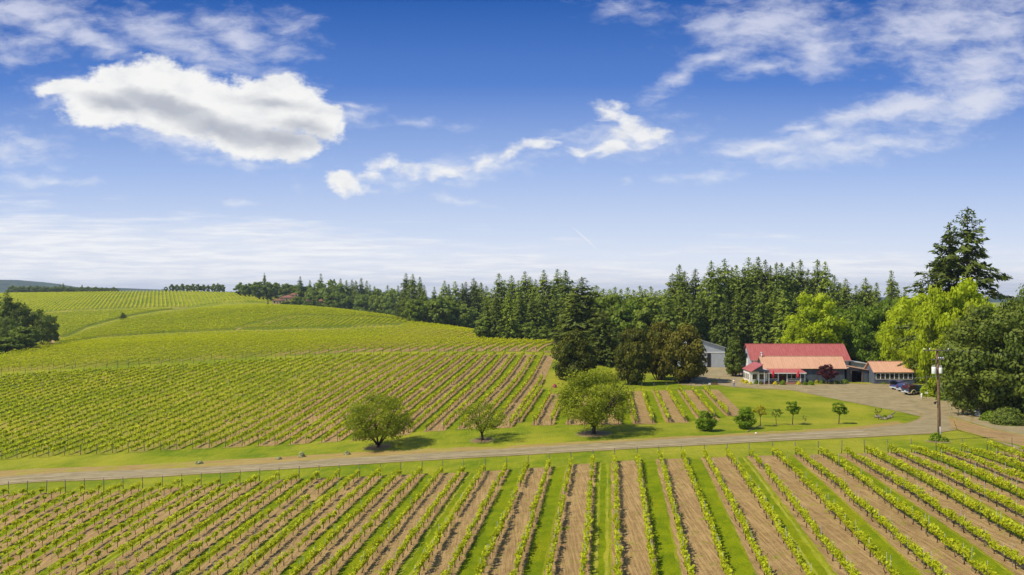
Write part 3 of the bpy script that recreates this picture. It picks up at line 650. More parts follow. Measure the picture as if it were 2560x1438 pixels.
# far rows as leafy hedges of cards
def farrows(rows, rd_, rn_, seglen, n, ls, w, h0, h1, tbase):
    A_ = []
    for (k, c_, a, b) in rows:
        m_ = int((b-a)/seglen)
        if m_ < 1: continue
        A_.append(np.stack([np.full(m_, c_), a+(np.arange(m_)+0.5)*seglen], 1))
    A_ = np.concatenate(A_); m_ = len(A_); P2 = A_[:, :1]*rn_+A_[:, 1:]*rd_
    # only keep what the hill can show
    Z = HZ(P2[:, 0], P2[:, 1]); keep = (P2[:, 1] > 60)
    P2 = P2[keep]; Z = Z[keep]; m_ = len(P2)
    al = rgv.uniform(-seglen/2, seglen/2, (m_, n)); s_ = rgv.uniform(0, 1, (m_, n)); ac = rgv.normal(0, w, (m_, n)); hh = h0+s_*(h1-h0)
    vig = (0.75+0.5*rgv.random((m_, 1)))
    C_ = np.stack([P2[:, 0, None]+al*rd_[0]+ac*rn_[0], P2[:, 1, None]+al*rd_[1]+ac*rn_[1], Z[:, None]+hh*vig], -1)
    sd_ = np.sign(ac)[..., None]*np.array([rn_[0], rn_[1], 0]); Nn = sd_*(1-s_)[..., None]*1.2+np.array([0, 0, 1.3])*s_[..., None]
    q = card(m_*n, rgv, ls, N=Nn.reshape(-1, 3)).reshape(m_, n, 4, 3)+C_[:, :, None]
    big = 0.12*np.sin(P2[:, 0]*0.013+2)*np.cos(P2[:, 1]*0.017)
    tt = np.clip(tbase+big[:, None]+1.0*(s_-0.55)+rgv.normal(0, 0.12, (m_, n)), 0, 1)  # tint rises with height: paler young shoots, plus painted lit tops and shaded sides
    return q.reshape(-1, 4, 3).astype(np.float32), tt.ravel()
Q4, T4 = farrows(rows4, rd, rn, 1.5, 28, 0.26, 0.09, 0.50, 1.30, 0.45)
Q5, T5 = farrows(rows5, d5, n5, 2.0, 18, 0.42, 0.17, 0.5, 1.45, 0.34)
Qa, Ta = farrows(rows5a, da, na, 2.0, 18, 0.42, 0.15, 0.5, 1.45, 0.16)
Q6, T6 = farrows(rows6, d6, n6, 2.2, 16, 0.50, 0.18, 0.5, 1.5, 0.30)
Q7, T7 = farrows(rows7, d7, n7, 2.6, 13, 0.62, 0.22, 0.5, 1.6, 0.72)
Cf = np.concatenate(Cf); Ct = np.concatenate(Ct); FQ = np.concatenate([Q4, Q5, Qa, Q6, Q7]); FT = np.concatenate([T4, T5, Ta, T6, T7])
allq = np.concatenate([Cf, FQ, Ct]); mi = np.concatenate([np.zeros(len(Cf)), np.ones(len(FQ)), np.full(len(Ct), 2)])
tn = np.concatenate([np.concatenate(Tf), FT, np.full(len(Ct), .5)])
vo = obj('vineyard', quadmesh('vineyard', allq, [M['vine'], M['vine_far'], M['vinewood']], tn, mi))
vo['kind'] = 'stuff'; vo['label'] = 'green vine rows covering the rest of the vineyard and the whole hillside'; vo['category'] = 'vineyard'
print('vine quads', len(allq), 'rows', len(rows1), len(rows2), len(rows4), len(rows5), len(rows7))

# trellis posts: the end post of every row and line posts every six metres
PO = []
for (rows, blk) in ((rows1, 1), (rows2, 2), (rows3, 3), (rows4, 4)):
    for (k, c_, a, b) in rows:
        ends = [b, a] if blk != 1 else [b]
        for e_, s_ in enumerate(ends):
            q = rpt(c_, s_+(0.35 if (s_ == b) else -0.35)); PO.append((q[0], q[1], 1, blk, k, e_))
        if blk in (1, 2, 3):
            s_ = (b-7.5) if blk == 1 else a+7.5
            while a+1 < s_ < b-1:
                q = rpt(c_, s_); PO.append((q[0], q[1], 0, blk, k, 0)); s_ += -7.5 if blk == 1 else 7.5
PA = np.array([(p[0], p[1]) for p in PO]); PZ = HZ(PA[:, 0], PA[:, 1]); ppx = CX+F*PA[:, 0]/PA[:, 1]; ppy = HY-F*(PZ+0.8-CH)/PA[:, 1]
pv = (ppx > 0) & (ppx < 2560) & (ppy < 1440) & (PA[:, 1] > 20)
pri = np.where(pv, PA[:, 1]-np.array([45*p[2] for p in PO]), 1e9); po = np.argsort(pri); pn = set(po[:300].tolist())
def post_mesh(seed, thick):
    rng = random.Random(seed); m_ = MB(); r_ = 0.045 if thick else 0.018; hh = 1.5 if thick else 1.55
    lx, ly = rng.gauss(0, 0.03), rng.gauss(0, 0.03)
    m_.tube([(0, 0, -0.2), (lx*.5, ly*.5, hh*.5), (lx, ly, hh), (lx, ly, hh+0.02)], [r_*1.05, r_, r_*.95, r_*.5], 6)
    if thick: m_.tube([(lx*.9-.07, ly*.9, 0.95), (lx*.9+.07, ly*.9, 0.95)], 0.012, 4); m_.tube([(lx-.07, ly, 1.35), (lx+.07, ly, 1.35)], 0.012, 4)
    return m_.build('trellis_post', M['post'] if thick else M['steel'], link=False)
PMt = [post_mesh(i, True) for i in range(4)]; PMl = [post_mesh(10+i, False) for i in range(3)]
cnt = {}
names = {1: 'foreground field', 2: 'middle field', 3: 'small garden plot', 4: 'hillside field'}
EP = [i for i in pn if PO[i][2]]
rank = {}
for blk in names:
    for e_ in (0, 1):
        L = sorted([i for i in EP if PO[i][3] == blk and PO[i][5] == e_], key=lambda i: ppx[i])
        for j, i in enumerate(L):
            side = ('far' if e_ == 0 else 'near') if blk != 1 else 'road'
            rank[i] = f"weathered end post, {ordw(j+1)} from left along the {side} edge of the {names[blk]}"
LPs = {}
for i in pn:
    if not PO[i][2]: LPs.setdefault((PO[i][3], PO[i][4]), []).append(i)
for blk in names:
    ks = sorted([k for (b_, k) in LPs if b_ == blk])
    for j, k in enumerate(ks):
        for jj, i in enumerate(sorted(LPs[(blk, k)], key=lambda i: PA[i, 1])):
            rank[i] = f"thin grey post, {ordw(jj+1)} from bottom in the {ordw(j+1)} row from left, {names[blk]}"
Qp = []
for i, p in enumerate(PO):
    z = PZ[i]
    if i in pn:
        o = thing('trellis_post', rank[i], 'post', (p[0], p[1], z), rgv.uniform(0, 6), 'posts holding up the vine rows', (PMt if p[2] else PMl)[i % (4 if p[2] else 3)])
    else:
        w = 0.05 if p[2] else 0.022; h = 1.5
        for (ax, ay) in ((w, 0), (0, w)):
            Qp.append(np.array([(p[0]-ax, p[1]-ay, z-.1), (p[0]+ax, p[1]+ay, z-.1), (p[0]+ax, p[1]+ay, z+h), (p[0]-ax, p[1]-ay, z+h)], np.float32)[None])
o = obj('distant_trellis_posts', quadmesh('distant_trellis_posts', np.concatenate(Qp), [M['post']], np.full(len(Qp), .5)))
o['kind'] = 'stuff'; o['label'] = 'remaining thin posts among the vine rows up the slope'; o['category'] = 'posts'

# ------------------------------------------------------------------ buildings
M['red_roof'] = mat('red_metal_roof', lambda t, g, o: (t.mix(t.smooth(t.noise(t.mapping(o, scale=(1, 0.2, 0.2)), 3, 5, 0.7), 0.3, 0.7), (0.33, 0.082, 0.075), (0.42, 0.125, 0.112)), None), 0.42)
M['orange_roof'] = mat('orange_metal_roof', lambda t, g, o: (t.mix(t.smooth(t.noise(t.mapping(o, scale=(1, 0.2, 0.2)), 2, 5, 0.7), 0.3, 0.7), (0.52, 0.290, 0.180), (0.60, 0.350, 0.230)), None), 0.40)
def siding(name, c, rough=0.75, sc=3.2, var=0.25, ax=0):
    def b(t, g, o):
        x = t.xyz(o)[ax]; x2 = t.math('ADD', t.xyz(o)[0], t.xyz(o)[1])
        w = t.math('PINGPONG', t.math('MULTIPLY', x2, sc), 0.5)
        n = t.noise(t.mapping(o, scale=(2, 2, 0.4)), 1.5, 6, 0.7)
        c1 = t.mix(t.smooth(n, 0.3, 0.7), tuple(q*(1-var) for q in c), tuple(min(1, q*(1+var)) for q in c))
        return t.mix(t.smooth(w, 0.0, 0.06, 0.35, 0), c1, tuple(q*0.4 for q in c)), t.smooth(w, 0, 0.08)
    return mat(name, b, rough, bump=0.5, bd=0.03)
M['slate'] = siding('slate_board_siding', (0.075, 0.090, 0.120))
M['greymetal'] = siding('pale_metal_siding', (0.42, 0.45, 0.49), 0.5, 2.5, 0.12)
M['greywall'] = siding('grey_weathered_siding', (0.36, 0.40, 0.46), 0.7, 3.0, 0.2)
M['white'] = plain('white_paint', (0.74, 0.73, 0.70), 0.5, 0.07)
M['cream'] = plain('cream_trim', (0.66, 0.60, 0.50), 0.6, 0.08)
M['glass'] = mat('window_glass', lambda t, g, o: (t.mix(t.smooth(t.noise(o, 1.2, 3, 0.5), 0.35, 0.65), (0.012, 0.015, 0.014), (0.05, 0.055, 0.04)), None), 0.08, spec=0.6)
M['dark'] = plain('dark_interior', (0.012, 0.012, 0.014), 0.9, 0.3)
M['wood'] = plain('brown_wood', (0.16, 0.085, 0.045), 0.8, 0.3, 4)
M['deck'] = plain('red_brown_deck', (0.26, 0.12, 0.08), 0.8, 0.25, 4)
M['umb'] = plain('red_canvas', (0.50, 0.015, 0.035), 0.8, 0.15, 5)
M['roofgrey'] = plain('grey_metal_sheet', (0.48, 0.50, 0.53), 0.4, 0.12)
M['darkred'] = plain('dark_red_door', (0.16, 0.02, 0.02), 0.7, 0.2)
M['concrete'] = plain('concrete', (0.33, 0.31, 0.27), 0.9, 0.2)
G0 = hz(62, 172)
def zpx(py, D): return CH-(py-HY)/F*D
def slab(b, c4, th, mi=0):
    """roof sheet from four upper corners, thickness downward"""
    c4 = [Vector(p) for p in c4]; n = (c4[1]-c4[0]).cross(c4[3]-c4[0]).normalized()
    if n.z < 0: n = -n
    b.add([*c4, *[p-n*th for p in c4]], [(0,1,2,3),(7,6,5,4),(0,4,5,1),(1,5,6,2),(2,6,7,3),(3,7,4,0)], mi)
def seams(b, a0, a1, b0, b1, n, h=0.05, w=0.04):
    a0, a1, b0, b1 = map(Vector, (a0, a1, b0, b1))
    for i in range(n+1):
        f = i/n; p = a0.lerp(a1, f); q = b0.lerp(b1, f); d = (a1-a0).normalized()*w/2; up = (a1-a0).cross(b0-a0).normalized()
        if up.z < 0: up = -up
        up *= h; b.add([p-d, p+d, q+d, q-d, p-d+up, p+d+up, q+d+up, q-d+up], [(4,5,6,7),(0,1,5,4),(1,2,6,5),(2,3,7,6),(3,0,4,7)])
def gable(parent, x0, x1, y0, y1, g, eave, ridge, wallm, roofm, over=0.35, nseam=30, wall_name='wall'):
    ym = (y0+y1)/2
    w = MB(); w.prism([(y0, g-0.4), (y1, g-0.4), (y1, eave), (ym, ridge-0.12), (y0, eave)], 'x', x0, x1); w.build(wall_name, wallm, parent)
    r = MB(); sl = (ridge-eave)/(ym-y0); lo = eave-sl*over; A = (x0-over, y0-over, lo+.10); B = (x1+over, y0-over, lo+.10); C_ = (x1+over, ym, ridge+.10); D_ = (x0-over, ym, ridge+.10)
    slab(r, [A, B, C_, D_], 0.12); slab(r, [D_, C_, (x1+over, y1+over, lo+.10), (x0-over, y1+over, lo+.10)], 0.12)
    r.box(x0-over-.02, ym-.12, ridge+.085, x1+over+.02, ym+.12, ridge+.15)
    seams(r, A, B, D_, C_, nseam)
    r.build('roof', roofm, parent)
    return ym
# big barn
barn = thing('barn', 'long grey barn with a tall red metal roof behind the orange-roofed tasting room', 'barn')
ze = zpx(901.5, 180); zr = zpx(860.5, 183.8)
gable(barn, 53.9+.3, 76.5-.3, 180.2, 187.6, G0, ze+.25, zr, M['greywall'], M['red_roof'], 0.35, 46)
d = MB(); d.box(54.08, 182.6, G0+1.9, 54.19, 184.2, G0+4.2); d.build('loft_door', M['white'], barn)
d = MB(); d.box(54.06, 183.3, ze+.5, 54.19, 183.9, ze+1.3); d.build('vent', M['dark'], barn)
e = MB(); e.box(53.95, 179.78, ze-.12, 76.45, 179.86, ze+.02); e.build('gutter', M['concrete'], barn)
# tasting room (orange roof) with porch
tr_ = thing('tasting_room', 'low slate building with pale orange roof, glazed front and red porch roof', 'building')
ze = zpx(922.5, 172); zr = zpx(891.6, 174.8)
X0, X1 = 54.6, 72.0
gable(tr_, X0, X1, 172.5, 177.3, G0, ze+.30, zr, M['slate'], M['orange_roof'], 0.4, 36)
ch = MB(); ch.tube([(54.75, 174.7, zr-.6), (54.75, 174.7, zr+.75)], 0.13, 8); ch.tube([(54.75, 174.7, zr+.75), (54.75, 174.7, zr+1.0)], 0.22, 8); ch.build('chimney', M['roofgrey'], tr_)
def frame_window(parent, x0, x1, z0, z1, y, fm, name='window', bar=0.09, split=0):
    f = MB()
    f.box(x0-bar, y-.07, z0-bar, x1+bar, y, z0); f.box(x0-bar, y-.07, z1, x1+bar, y, z1+bar)
    f.box(x0-bar, y-.068, z0, x0, y, z1); f.box(x1, y-.068, z0, x1+bar, y, z1)
    for i in range(1, split+1):
        xx = x0+(x1-x0)*i/(split+1); f.box(xx-.03, y-.06, z0, xx+.03, y, z1)
    w = f.build(name, fm, parent)
    MB().box(x0, y-.03, z0, x1, y-.004, z1).build('pane', M['glass'], w); return w
zb, zt = G0+0.75, G0+2.35
for (a, b, s_) in ((1913, 1921.5, 0), (1924, 1932.5, 0), (1935, 1944, 0), (1968, 1978, 0), (1980, 1990, 0), (1992, 2001, 0)):
    frame_window(tr_, (a-CX)/F*172.4, (b-CX)/F*172.4, zb, zt, 172.5, M['white'], 'window', 0.08, s_)
dr = MB().box((1950-CX)/F*172.4, 172.40, G0+.35, (1961-CX)/F*172.4, 172.47, G0+2.5).build('door', M['darkred'], tr_)
MB().box((1951-CX)/F*172.4, 172.37, G0+1.3, (1960-CX)/F*172.4, 172.398, G0+2.3).build('pane', M['glass'], dr)
pr = MB(); zpe = zpx(932, 169.6)
pa, pb = (1896.5-CX)/F*169.6, (2016-CX)/F*169.6
slab(pr, [(pa, 169.6, zpe), (pb, 169.6, zpe), (pb-.6, 172.1, zpe+.62), (pa+.7, 172.1, zpe+.62)], 0.08); seams(pr, (pa, 169.6, zpe), (pb, 169.6, zpe), (pa+.7, 172.1, zpe+.62), (pb-.6, 172.1, zpe+.62), 24); pr.build('porch_roof', M['red_roof'], tr_)
fs = MB(); fs.box(pa, 169.50, zpe-.20, pb, 169.59, zpe-.02); fs.build('fascia', M['white'], tr_)
for px in (1911.5, 1946, 1967.5, 2001, 2012):
    x = (px-CX)/F*169.9; MB().box(x-.07, 169.83, G0+.3, x+.07, 169.97, zpe-.10).build('porch_post', M['white'], tr_)
dk = MB(); dk.box(pa+.1, 169.4, G0-.3, pb-.1, 172.4, G0+.34); dk.box((1966-CX)/F*169, 168.7, G0-.3, (1985-CX)/F*169, 169.4, G0+.17); dk.build('deck', M['deck'], tr_)
rl = MB(); 
for (a, b) in ((1912, 1945), (1968, 2011)):
    xa, xb = (a-CX)/F*169.9, (b-CX)/F*169.9; rl.box(xa, 169.87, G0+1.0, xb, 169.93, G0+1.07); rl.box(xa, 169.88, G0+.62, xb, 169.92, G0+.66)
    for i in range(9): x = xa+(xb-xa)*(i+.5)/9; rl.box(x-.015, 169.885, G0+.34, x+.015, 169.915, G0+1.0)
rl.build('railing', M['white'], tr_)
# side room with red lean-to roof
X2 = 50.75
sr = MB(); sr.prism([(X2, G0-.3), (X0-.02, G0-.3), (X0-.02, zpx(926, 168.6)), (53.05, zpx(926, 168.6)), (53.05, zpx(911, 168)-.12), (X2, zpx(929.6, 168)-.14)], 'y', 170.2, 174.6); sr.build('side_room', M['white'], tr_)
s2 = MB(); slab(s2, [(50.45, 168.2, zpx(929.6, 168)), (53.1, 168.2, zpx(911, 168)), (53.1, 174.8, zpx(911, 168)+.02), (50.45, 174.8, zpx(929.6, 168)+.02)], 0.1); s2.build('side_roof', M['red_roof'], tr_)
s3 = MB(); s3.prism([(50.8, zpx(929.6, 168)-.02), (X0-.05, zpx(929.6, 168)-.02), (X0-.05, zpx(927, 168)), (53.05, zpx(926, 168)), (53.05, zpx(911.5, 168)-.12)], 'y', 168.5, 170.15); s3.build('gable_board', M['slate'], tr_)
for x, y in ((50.85, 168.6), (52.2, 168.6), (53.4, 168.6), (54.4, 168.6)): MB().box(x-.035, y-.035, G0-.1, x+.035, y+.035, zpx(929.6, 168)-.02).build('porch_post', M['white'], tr_)
for y in (170.7, 172.1, 173.5):
    w = MB(); w.box(X2-.05, y-.08, G0+.8, X2-.003, y+.82, G0+2.1); w = w.build('window', M['cream'], tr_); MB().box(X2-.075, y, G0+.9, X2-.052, y+.74, G0+2.0).build('pane', M['glass'], w)
frame_window(tr_, 51.3, 52.3, G0+.9, G0+2.0, 170.19, M['cream']); frame_window(tr_, 52.9, 53.8, G0+.9, G0+2.0, 170.19, M['cream'])
sg = MB().box((2006-CX)/F*172.4, 172.38, G0+1.75, (2013.5-CX)/F*172.4, 172.44, G0+2.1).build('name_board', M['white'], tr_)
# link with the open garage door
ln = thing('link_shed', 'slate lean-to wall with an open dark garage doorway between the two orange roofs', 'shed')
xa, xb = 72.7, 77.3; za, zb2 = zpx(916, 173.4), zpx(928.5, 171)
oa, ob_ = (2129-CX)/F*173, (2155-CX)/F*173; zo = zpx(927, 173)
def ztop(x): return za+(zb2-za)*(x-xa)/(xb-xa)
w = MB(); w.prism([(xa, G0-.3), (oa, G0-.3), (oa, zo), (ob_, zo), (ob_, G0-.3), (xb, G0-.3), (xb, ztop(xb)), (xa, ztop(xa))], 'y', 173.0, 173.25)
w.build('wall', M['slate'], ln)
w = MB(); w.box(xa, 179.0, G0-.3, xb, 179.2, zo+.3); w.box(xa-.2, 173.3, G0-.3, xa-.02, 179, zo+.2); w.box(xb+.01, 173.3, G0-.3, xb+.15, 179, zo+.1); w.box(xa, 173.3, G0-.02, xb, 179, G0+.03); w.build('interior', M['dark'], ln)
w = MB(); slab(w, [(xa-.1, 172.7, ztop(xa)+.14), (xb+.1, 172.7, ztop(xb)+.14), (xb+.1, 179.6, ztop(xb)+.18), (xa-.1, 179.6, ztop(xa)+.18)], 0.1); w.build('roof', M['orange_roof'], ln)
w = MB(); w.box(oa-.12, 172.93, G0, oa, 172.998, zo); w.box(ob_, 172.93, G0, ob_+.12, 172.998, zo); w.box(oa-.12, 172.93, zo, ob_+.12, 172.998, zo+.14); w.build('door_frame', M['wood'], ln)
lp = MB(); lp.sphere((72.9, 172.8, ztop(xa)-.25), (0.28, .1, .12)); lp.build('lamp', M['white'], ln)
# pale metal store behind the link
ms = thing('metal_store', 'pale grey metal shed with a gently sloping top behind the link roof', 'shed')
w = MB(); xs0, xs1 = (2127-CX)/F*182.5, (2176-CX)/F*182.5; w.prism([(xs0, G0-.3), (xs1, G0-.3), (xs1, zpx(911.5, 182)), (xs0, zpx(904.5, 182))], 'y', 182.4, 188.4); w.build('wall', M['greymetal'], ms)
w = MB(); slab(w, [(xs0-.2, 182.1, zpx(903.5, 182)), (xs1+.2, 182.1, zpx(910.8, 182)), (xs1+.2, 188.7, zpx(910.8, 182)), (xs0-.2, 188.7, zpx(903.5, 182))], 0.12); w.build('roof', M['roofgrey'], ms)
# right hand building
rb = thing('workshop', 'slate workshop with orange roof and a long band of eight white-framed windows', 'building')
ze = zpx(931.9, 170); zr = zpx(904.3, 172.5)
gable(rb, 77.5, 86.1, 170.35, 174.9, G0, ze+.26, zr, M['slate'], M['orange_roof'], 0.35, 18)
za_, zb_ = zpx(948.2, 170), zpx(934.6, 170)
xs = np.linspace((2190.5-CX)/F*170.2, (2282.5-CX)/F*170.2, 9)
for i in range(8): frame_window(rb, xs[i]+.08, xs[i+1]-.08, za_, zb_, 170.35, M['white'], 'window', 0.08)
# grey gabled shed left of the barn
gs_ = thing('gabled_shed', 'light grey corrugated shed with low gable beside the dark maples', 'shed')
D = 205; a, b = (1700-CX)/F*D, (1812.5-CX)/F*D; xm = (1751-CX)/F*D; gz = hz(50, 205)
w = MB(); w.prism([(a, gz-.5), (b, gz-.5), (b, zpx(868.5, D)), (xm, zpx(850.5, D)), (a, zpx(868.5, D))], 'y', D, D+14); w.build('wall', M['greymetal'], gs_)
w = MB(); slab(w, [(b+.3, D-.4, zpx(869, D)), (b+.3, D+14.4, zpx(869, D)), (xm, D+14.4, zpx(849, D)), (xm, D-.4, zpx(849, D))], 0.12); slab(w, [(xm, D-.4, zpx(849, D)), (xm, D+14.4, zpx(849, D)), (a-.3, D+14.4, zpx(869, D)), (a-.3, D-.4, zpx(869, D))], 0.12); w.build('roof', M['roofgrey'], gs_)
w = MB(); w.box(a, D-.06, zpx(881, D)-.15, b, D-.003, zpx(881, D)+.08); w.build('trim', M['white'], gs_)
w = MB(); w.box((1768-CX)/F*D, D-.05, gz, (1777-CX)/F*D, D-.002, zpx(882, D)); w.build('open_bay', M['dark'], gs_)
# villa on the hill
M['tile'] = plain('terracotta_tiles', (0.22, 0.085, 0.055), 0.8, 0.25, 1.0); M['stucco'] = plain('ochre_stucco', (0.50, 0.36, 0.17), 0.9, 0.1)
vl = thing('villa', 'ochre villa with terracotta roofs and a square tower on the far hilltop', 'villa')
DV = 640
def hip(x0, x1, ztop_, zeave, dpt, y0, nm='wing'):
    a, b = (x0-CX)/F*DV, (x1-CX)/F*DV; zt, ze_ = zpx(ztop_, DV), zpx(zeave, DV); gz_ = hz((a+b)/2, y0)-2
    w = MB().box(a+.5, y0+.5, min(gz_, ze_-3), b-.5, y0+dpt-.5, ze_).build(nm, M['stucco'], vl)
    m_ = min((b-a)/2*.9, dpt/2*.9); r = MB()
    r.add([(a, y0, ze_), (b, y0, ze_), (b, y0+dpt, ze_), (a, y0+dpt, ze_), (a+m_, y0+dpt/2, zt), (b-m_, y0+dpt/2, zt)], [(0,1,5,4),(1,2,5),(2,3,4,5),(3,0,4),(3,2,1,0)]); r.build('roof', M['tile'], w)
    n = max(1, int((b-a)/4)); 
    for i in range(n):
        x = a+(b-a)*(i+.5)/n; MB().box(x-.5, y0+.44, ze_-2.2, x+.5, y0+.498, ze_-.8).build('window', M['glass'], w)
hip(696, 735, 737.8, 744, 14, DV); hip(688, 716, 747, 750.5, 8, DV-10); hip(719, 737, 732.5, 736.8, 6, DV+4, 'tower'); hip(753, 776, 747, 751.5, 9, DV-4); hip(788, 813, 748, 753, 9, DV-2); hip(735, 765, 750, 753, 8, DV+2)
w = MB(); w.box((781-CX)/F*DV, DV+2, zpx(760, DV), (786.5-CX)/F*DV, DV+4, zpx(746, DV)); w.box((737-CX)/F*DV, DV+6, zpx(750, DV), (740-CX)/F*DV, DV+7.5, zpx(736, DV)); w.build('chimney', M['stucco'], vl)

# ------------------------------------------------------------------ trees
def fir_mesh(seed, H=28.0, Wd=9.5, dens=1.0, bare=0.04, matname='fir', sparse=False):
    rng = np.random.default_rng(seed); Q = []; T = []
    tk = MB(); tk.tube([(0, 0, -1.5), (0.05, 0, H*.3), (-.05, .05, H*.7), (0, 0, H*.985)], [H*.016, H*.012, H*.006, .03], 7)
    z = bare*H
    step = 0.50/dens if not sparse else 0.85
    ph = rng.uniform(0, 6.28)
    lob = [rng.uniform(0.75, 1.15) if not sparse else rng.uniform(.55, 1.25) for _ in range(8)]
    while z < H*0.985:
        f = z/H; rmax = Wd/2*min(1.0, (1-f)*1.45+0.02)**0.80*(0.55+0.45*min(1, (f+.05)/.18))
        nb = max(3, int((4.5+4.5*(1-f)) if not sparse else 5))
        for b in range(nb):
            ph += 2.4+rng.normal(0, .3); L = rmax*rng.uniform(0.6, 1.15)*lob[int((ph % 6.2832)/6.2832*8) % 8]
            if sparse: L *= rng.choice([.45, .75, 1.0, 1.3, 1.5])*(1.0 if f > .55 or rng.random() < .75 else .3)
            droop = rng.uniform(-0.1, 0.30) if f < .8 else rng.uniform(-.5, -0.1)
            m_ = max(3, int(L*(4.2 if not sparse else 8)))
            s_ = rng.uniform(0.18, 1.0, m_)**.8; s_[0] = 1
            bx, by = math.cos(ph), math.sin(ph)
            P_ = np.stack([bx*L*s_, by*L*s_, z-droop*L*s_*s_-0.05*L], 1)
            sp_ = 0.30+0.12*L*(1-s_)[:, None]
            P_ += rng.normal(0, 1, (m_, 3))*sp_*np.array([.7, .7, .45])
            n_ = m_; d = np.stack([bx*.5+rng.normal(0, .5, n_), by*.5+rng.normal(0, .5, n_), np.abs(rng.normal(.9, .45, n_))], 1); d /= np.linalg.norm(d, axis=1, keepdims=True)
            ax_ = np.stack([bx+rng.normal(0, .5, n_), by+rng.normal(0, .5, n_), -droop+rng.normal(-.25, .3, n_)], 1)
            a_ = ax_-d*(ax_*d).sum(1, keepdims=True); a_ /= np.linalg.norm(a_, axis=1, keepdims=True); b_ = np.cross(d, a_)
            sz = rng.uniform(.45, .90, (n_, 1))*(1.0 if f < .85 else .6)
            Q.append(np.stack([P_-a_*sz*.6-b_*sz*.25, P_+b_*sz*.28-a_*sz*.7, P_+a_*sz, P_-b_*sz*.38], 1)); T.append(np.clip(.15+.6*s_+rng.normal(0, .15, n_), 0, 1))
            if sparse and L > 1.5: tk.tube([(0, 0, z), tuple(P_.mean(0)*np.array([.5, .5, 0])+np.array([0, 0, z-.1])), (bx*L*.9, by*L*.9, z-droop*L*.8)], [.10, .06, .02], 4)
        z += step*(0.75+0.5*rng.random())*(1.0 if f < .7 else .75)
    # leader
    P_ = np.stack([rng.normal(0, .10, 14), rng.normal(0, .10, 14), H*rng.uniform(.955, 1.0, 14)], 1); Q.append(card(14, rng, .35)+P_[:, None]); T.append(np.full(14, .6))
    return tk.build('trunk', M['bark'], link=False), quadmesh('crown', np.concatenate(Q), M[matname], np.concatenate(T)), H, Wd
def broad_mesh(seed, H=12.0, Wd=11.0, base=0.22, ncl=70, per=110, ls=0.42, matname='green', shape=1.0, trunk=0.28, gap=0.0, droop=0, flat=0.75, open_=False):
    rng = np.random.default_rng(seed); Q = []; T = []; cz = H*(1+base)/2; rz_ = H*(1-base)/2
    tk = MB(); th = H*base*1.15; lean = rng.normal(0, .15, 2)
    tk.tube([(0, 0, -.6), (lean[0]*.4, lean[1]*.4, th*.6), (lean[0], lean[1], th)], [trunk*1.35, trunk, trunk*.85], 8)
    lob = rng.uniform(0.74, 1.20, (3, 12)); lob[2] *= rng.uniform(.85, 1.0); amass = rng.uniform(0, 6.28, 9)
    limbs = []
    nl = 7
    for i in range(nl):
        a_ = 6.283*i/nl+rng.normal(0, .25); r_ = Wd/2*rng.uniform(.45, .8); zz = rng.uniform(.35, .8)
        p1 = (lean[0]+math.cos(a_)*r_*.45, lean[1]+math.sin(a_)*r_*.45, th+(H-th)*zz*.45); p2 = (math.cos(a_)*r_, math.sin(a_)*r_, th+(H-th)*zz)
        tk.tube([(lean[0], lean[1], th*.92), p1, p2], [trunk*.6, trunk*.36, trunk*.10], 5)
        for _ in range(3):
            a2 = a_+rng.normal(0, .5); q = (p1[0]+math.cos(a2)*r_*.5, p1[1]+math.sin(a2)*r_*.5, p1[2]+rng.uniform(.1, .35)*(H-th)); tk.tube([p1, ((p1[0]+q[0])/2+rng.normal(0, .1), (p1[1]+q[1])/2, (p1[2]+q[2])/2+.1), q], [trunk*.24, trunk*.15, trunk*.05], 4)
    for c_ in range(ncl):
        d = rng.normal(size=3); d /= np.linalg.norm(d); 
        rad = rng.uniform(.25, 1.0)**.33 if not open_ else rng.uniform(.3, 1)**.5
        az_ = math.atan2(d[1], d[0]); l_ = lob[min(2, int((d[2]+1)*1.5)), int((az_+math.pi)/6.2832*12) % 12]
        if d[2] > .2: l_ *= 1+.10*math.sin(3*az_+amass[0])
        ce = np.array([d[0]*Wd/2*rad*l_*.88, d[1]*Wd/2*rad*l_*.88, d[2]*rz_*rad*(.74+.18*l_)])
        if ce[2] < 0: ce[2] *= .8
        if shape != 1.0: k = 1-(ce[2]/rz_*.5+.5)*(1-shape); ce[0] *= k; ce[1] *= k
        ce[2] += cz; ce[2] = max(ce[2], H*max(.07, base*.6))
        cr = Wd*rng.uniform(.080, .150)*(1.0 if not open_ else .8); n_ = int(per*rng.uniform(.6, 1.2)*(1-gap*rng.random()))
        v_ = rng.normal(size=(n_, 3)); v_ /= np.linalg.norm(v_, axis=1, keepdims=True); v_ *= rng.uniform(.35, 1.05, (n_, 1))
        P_ = ce+v_*cr*np.array([1.15, 1.15, flat])
        if droop: P_[:, 2] -= droop*np.abs(rng.normal(0, 1, n_))*(rad**2)
        q = card(n_, rng, ls, N=v_/np.linalg.norm(v_, axis=1, keepdims=True)+np.array([0, 0, .15]))
        if droop: q = q*np.array([.6, .6, 1.9])
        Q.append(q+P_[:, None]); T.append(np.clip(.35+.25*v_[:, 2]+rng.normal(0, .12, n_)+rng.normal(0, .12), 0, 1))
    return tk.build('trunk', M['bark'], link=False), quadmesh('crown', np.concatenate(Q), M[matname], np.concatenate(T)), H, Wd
TREES = []
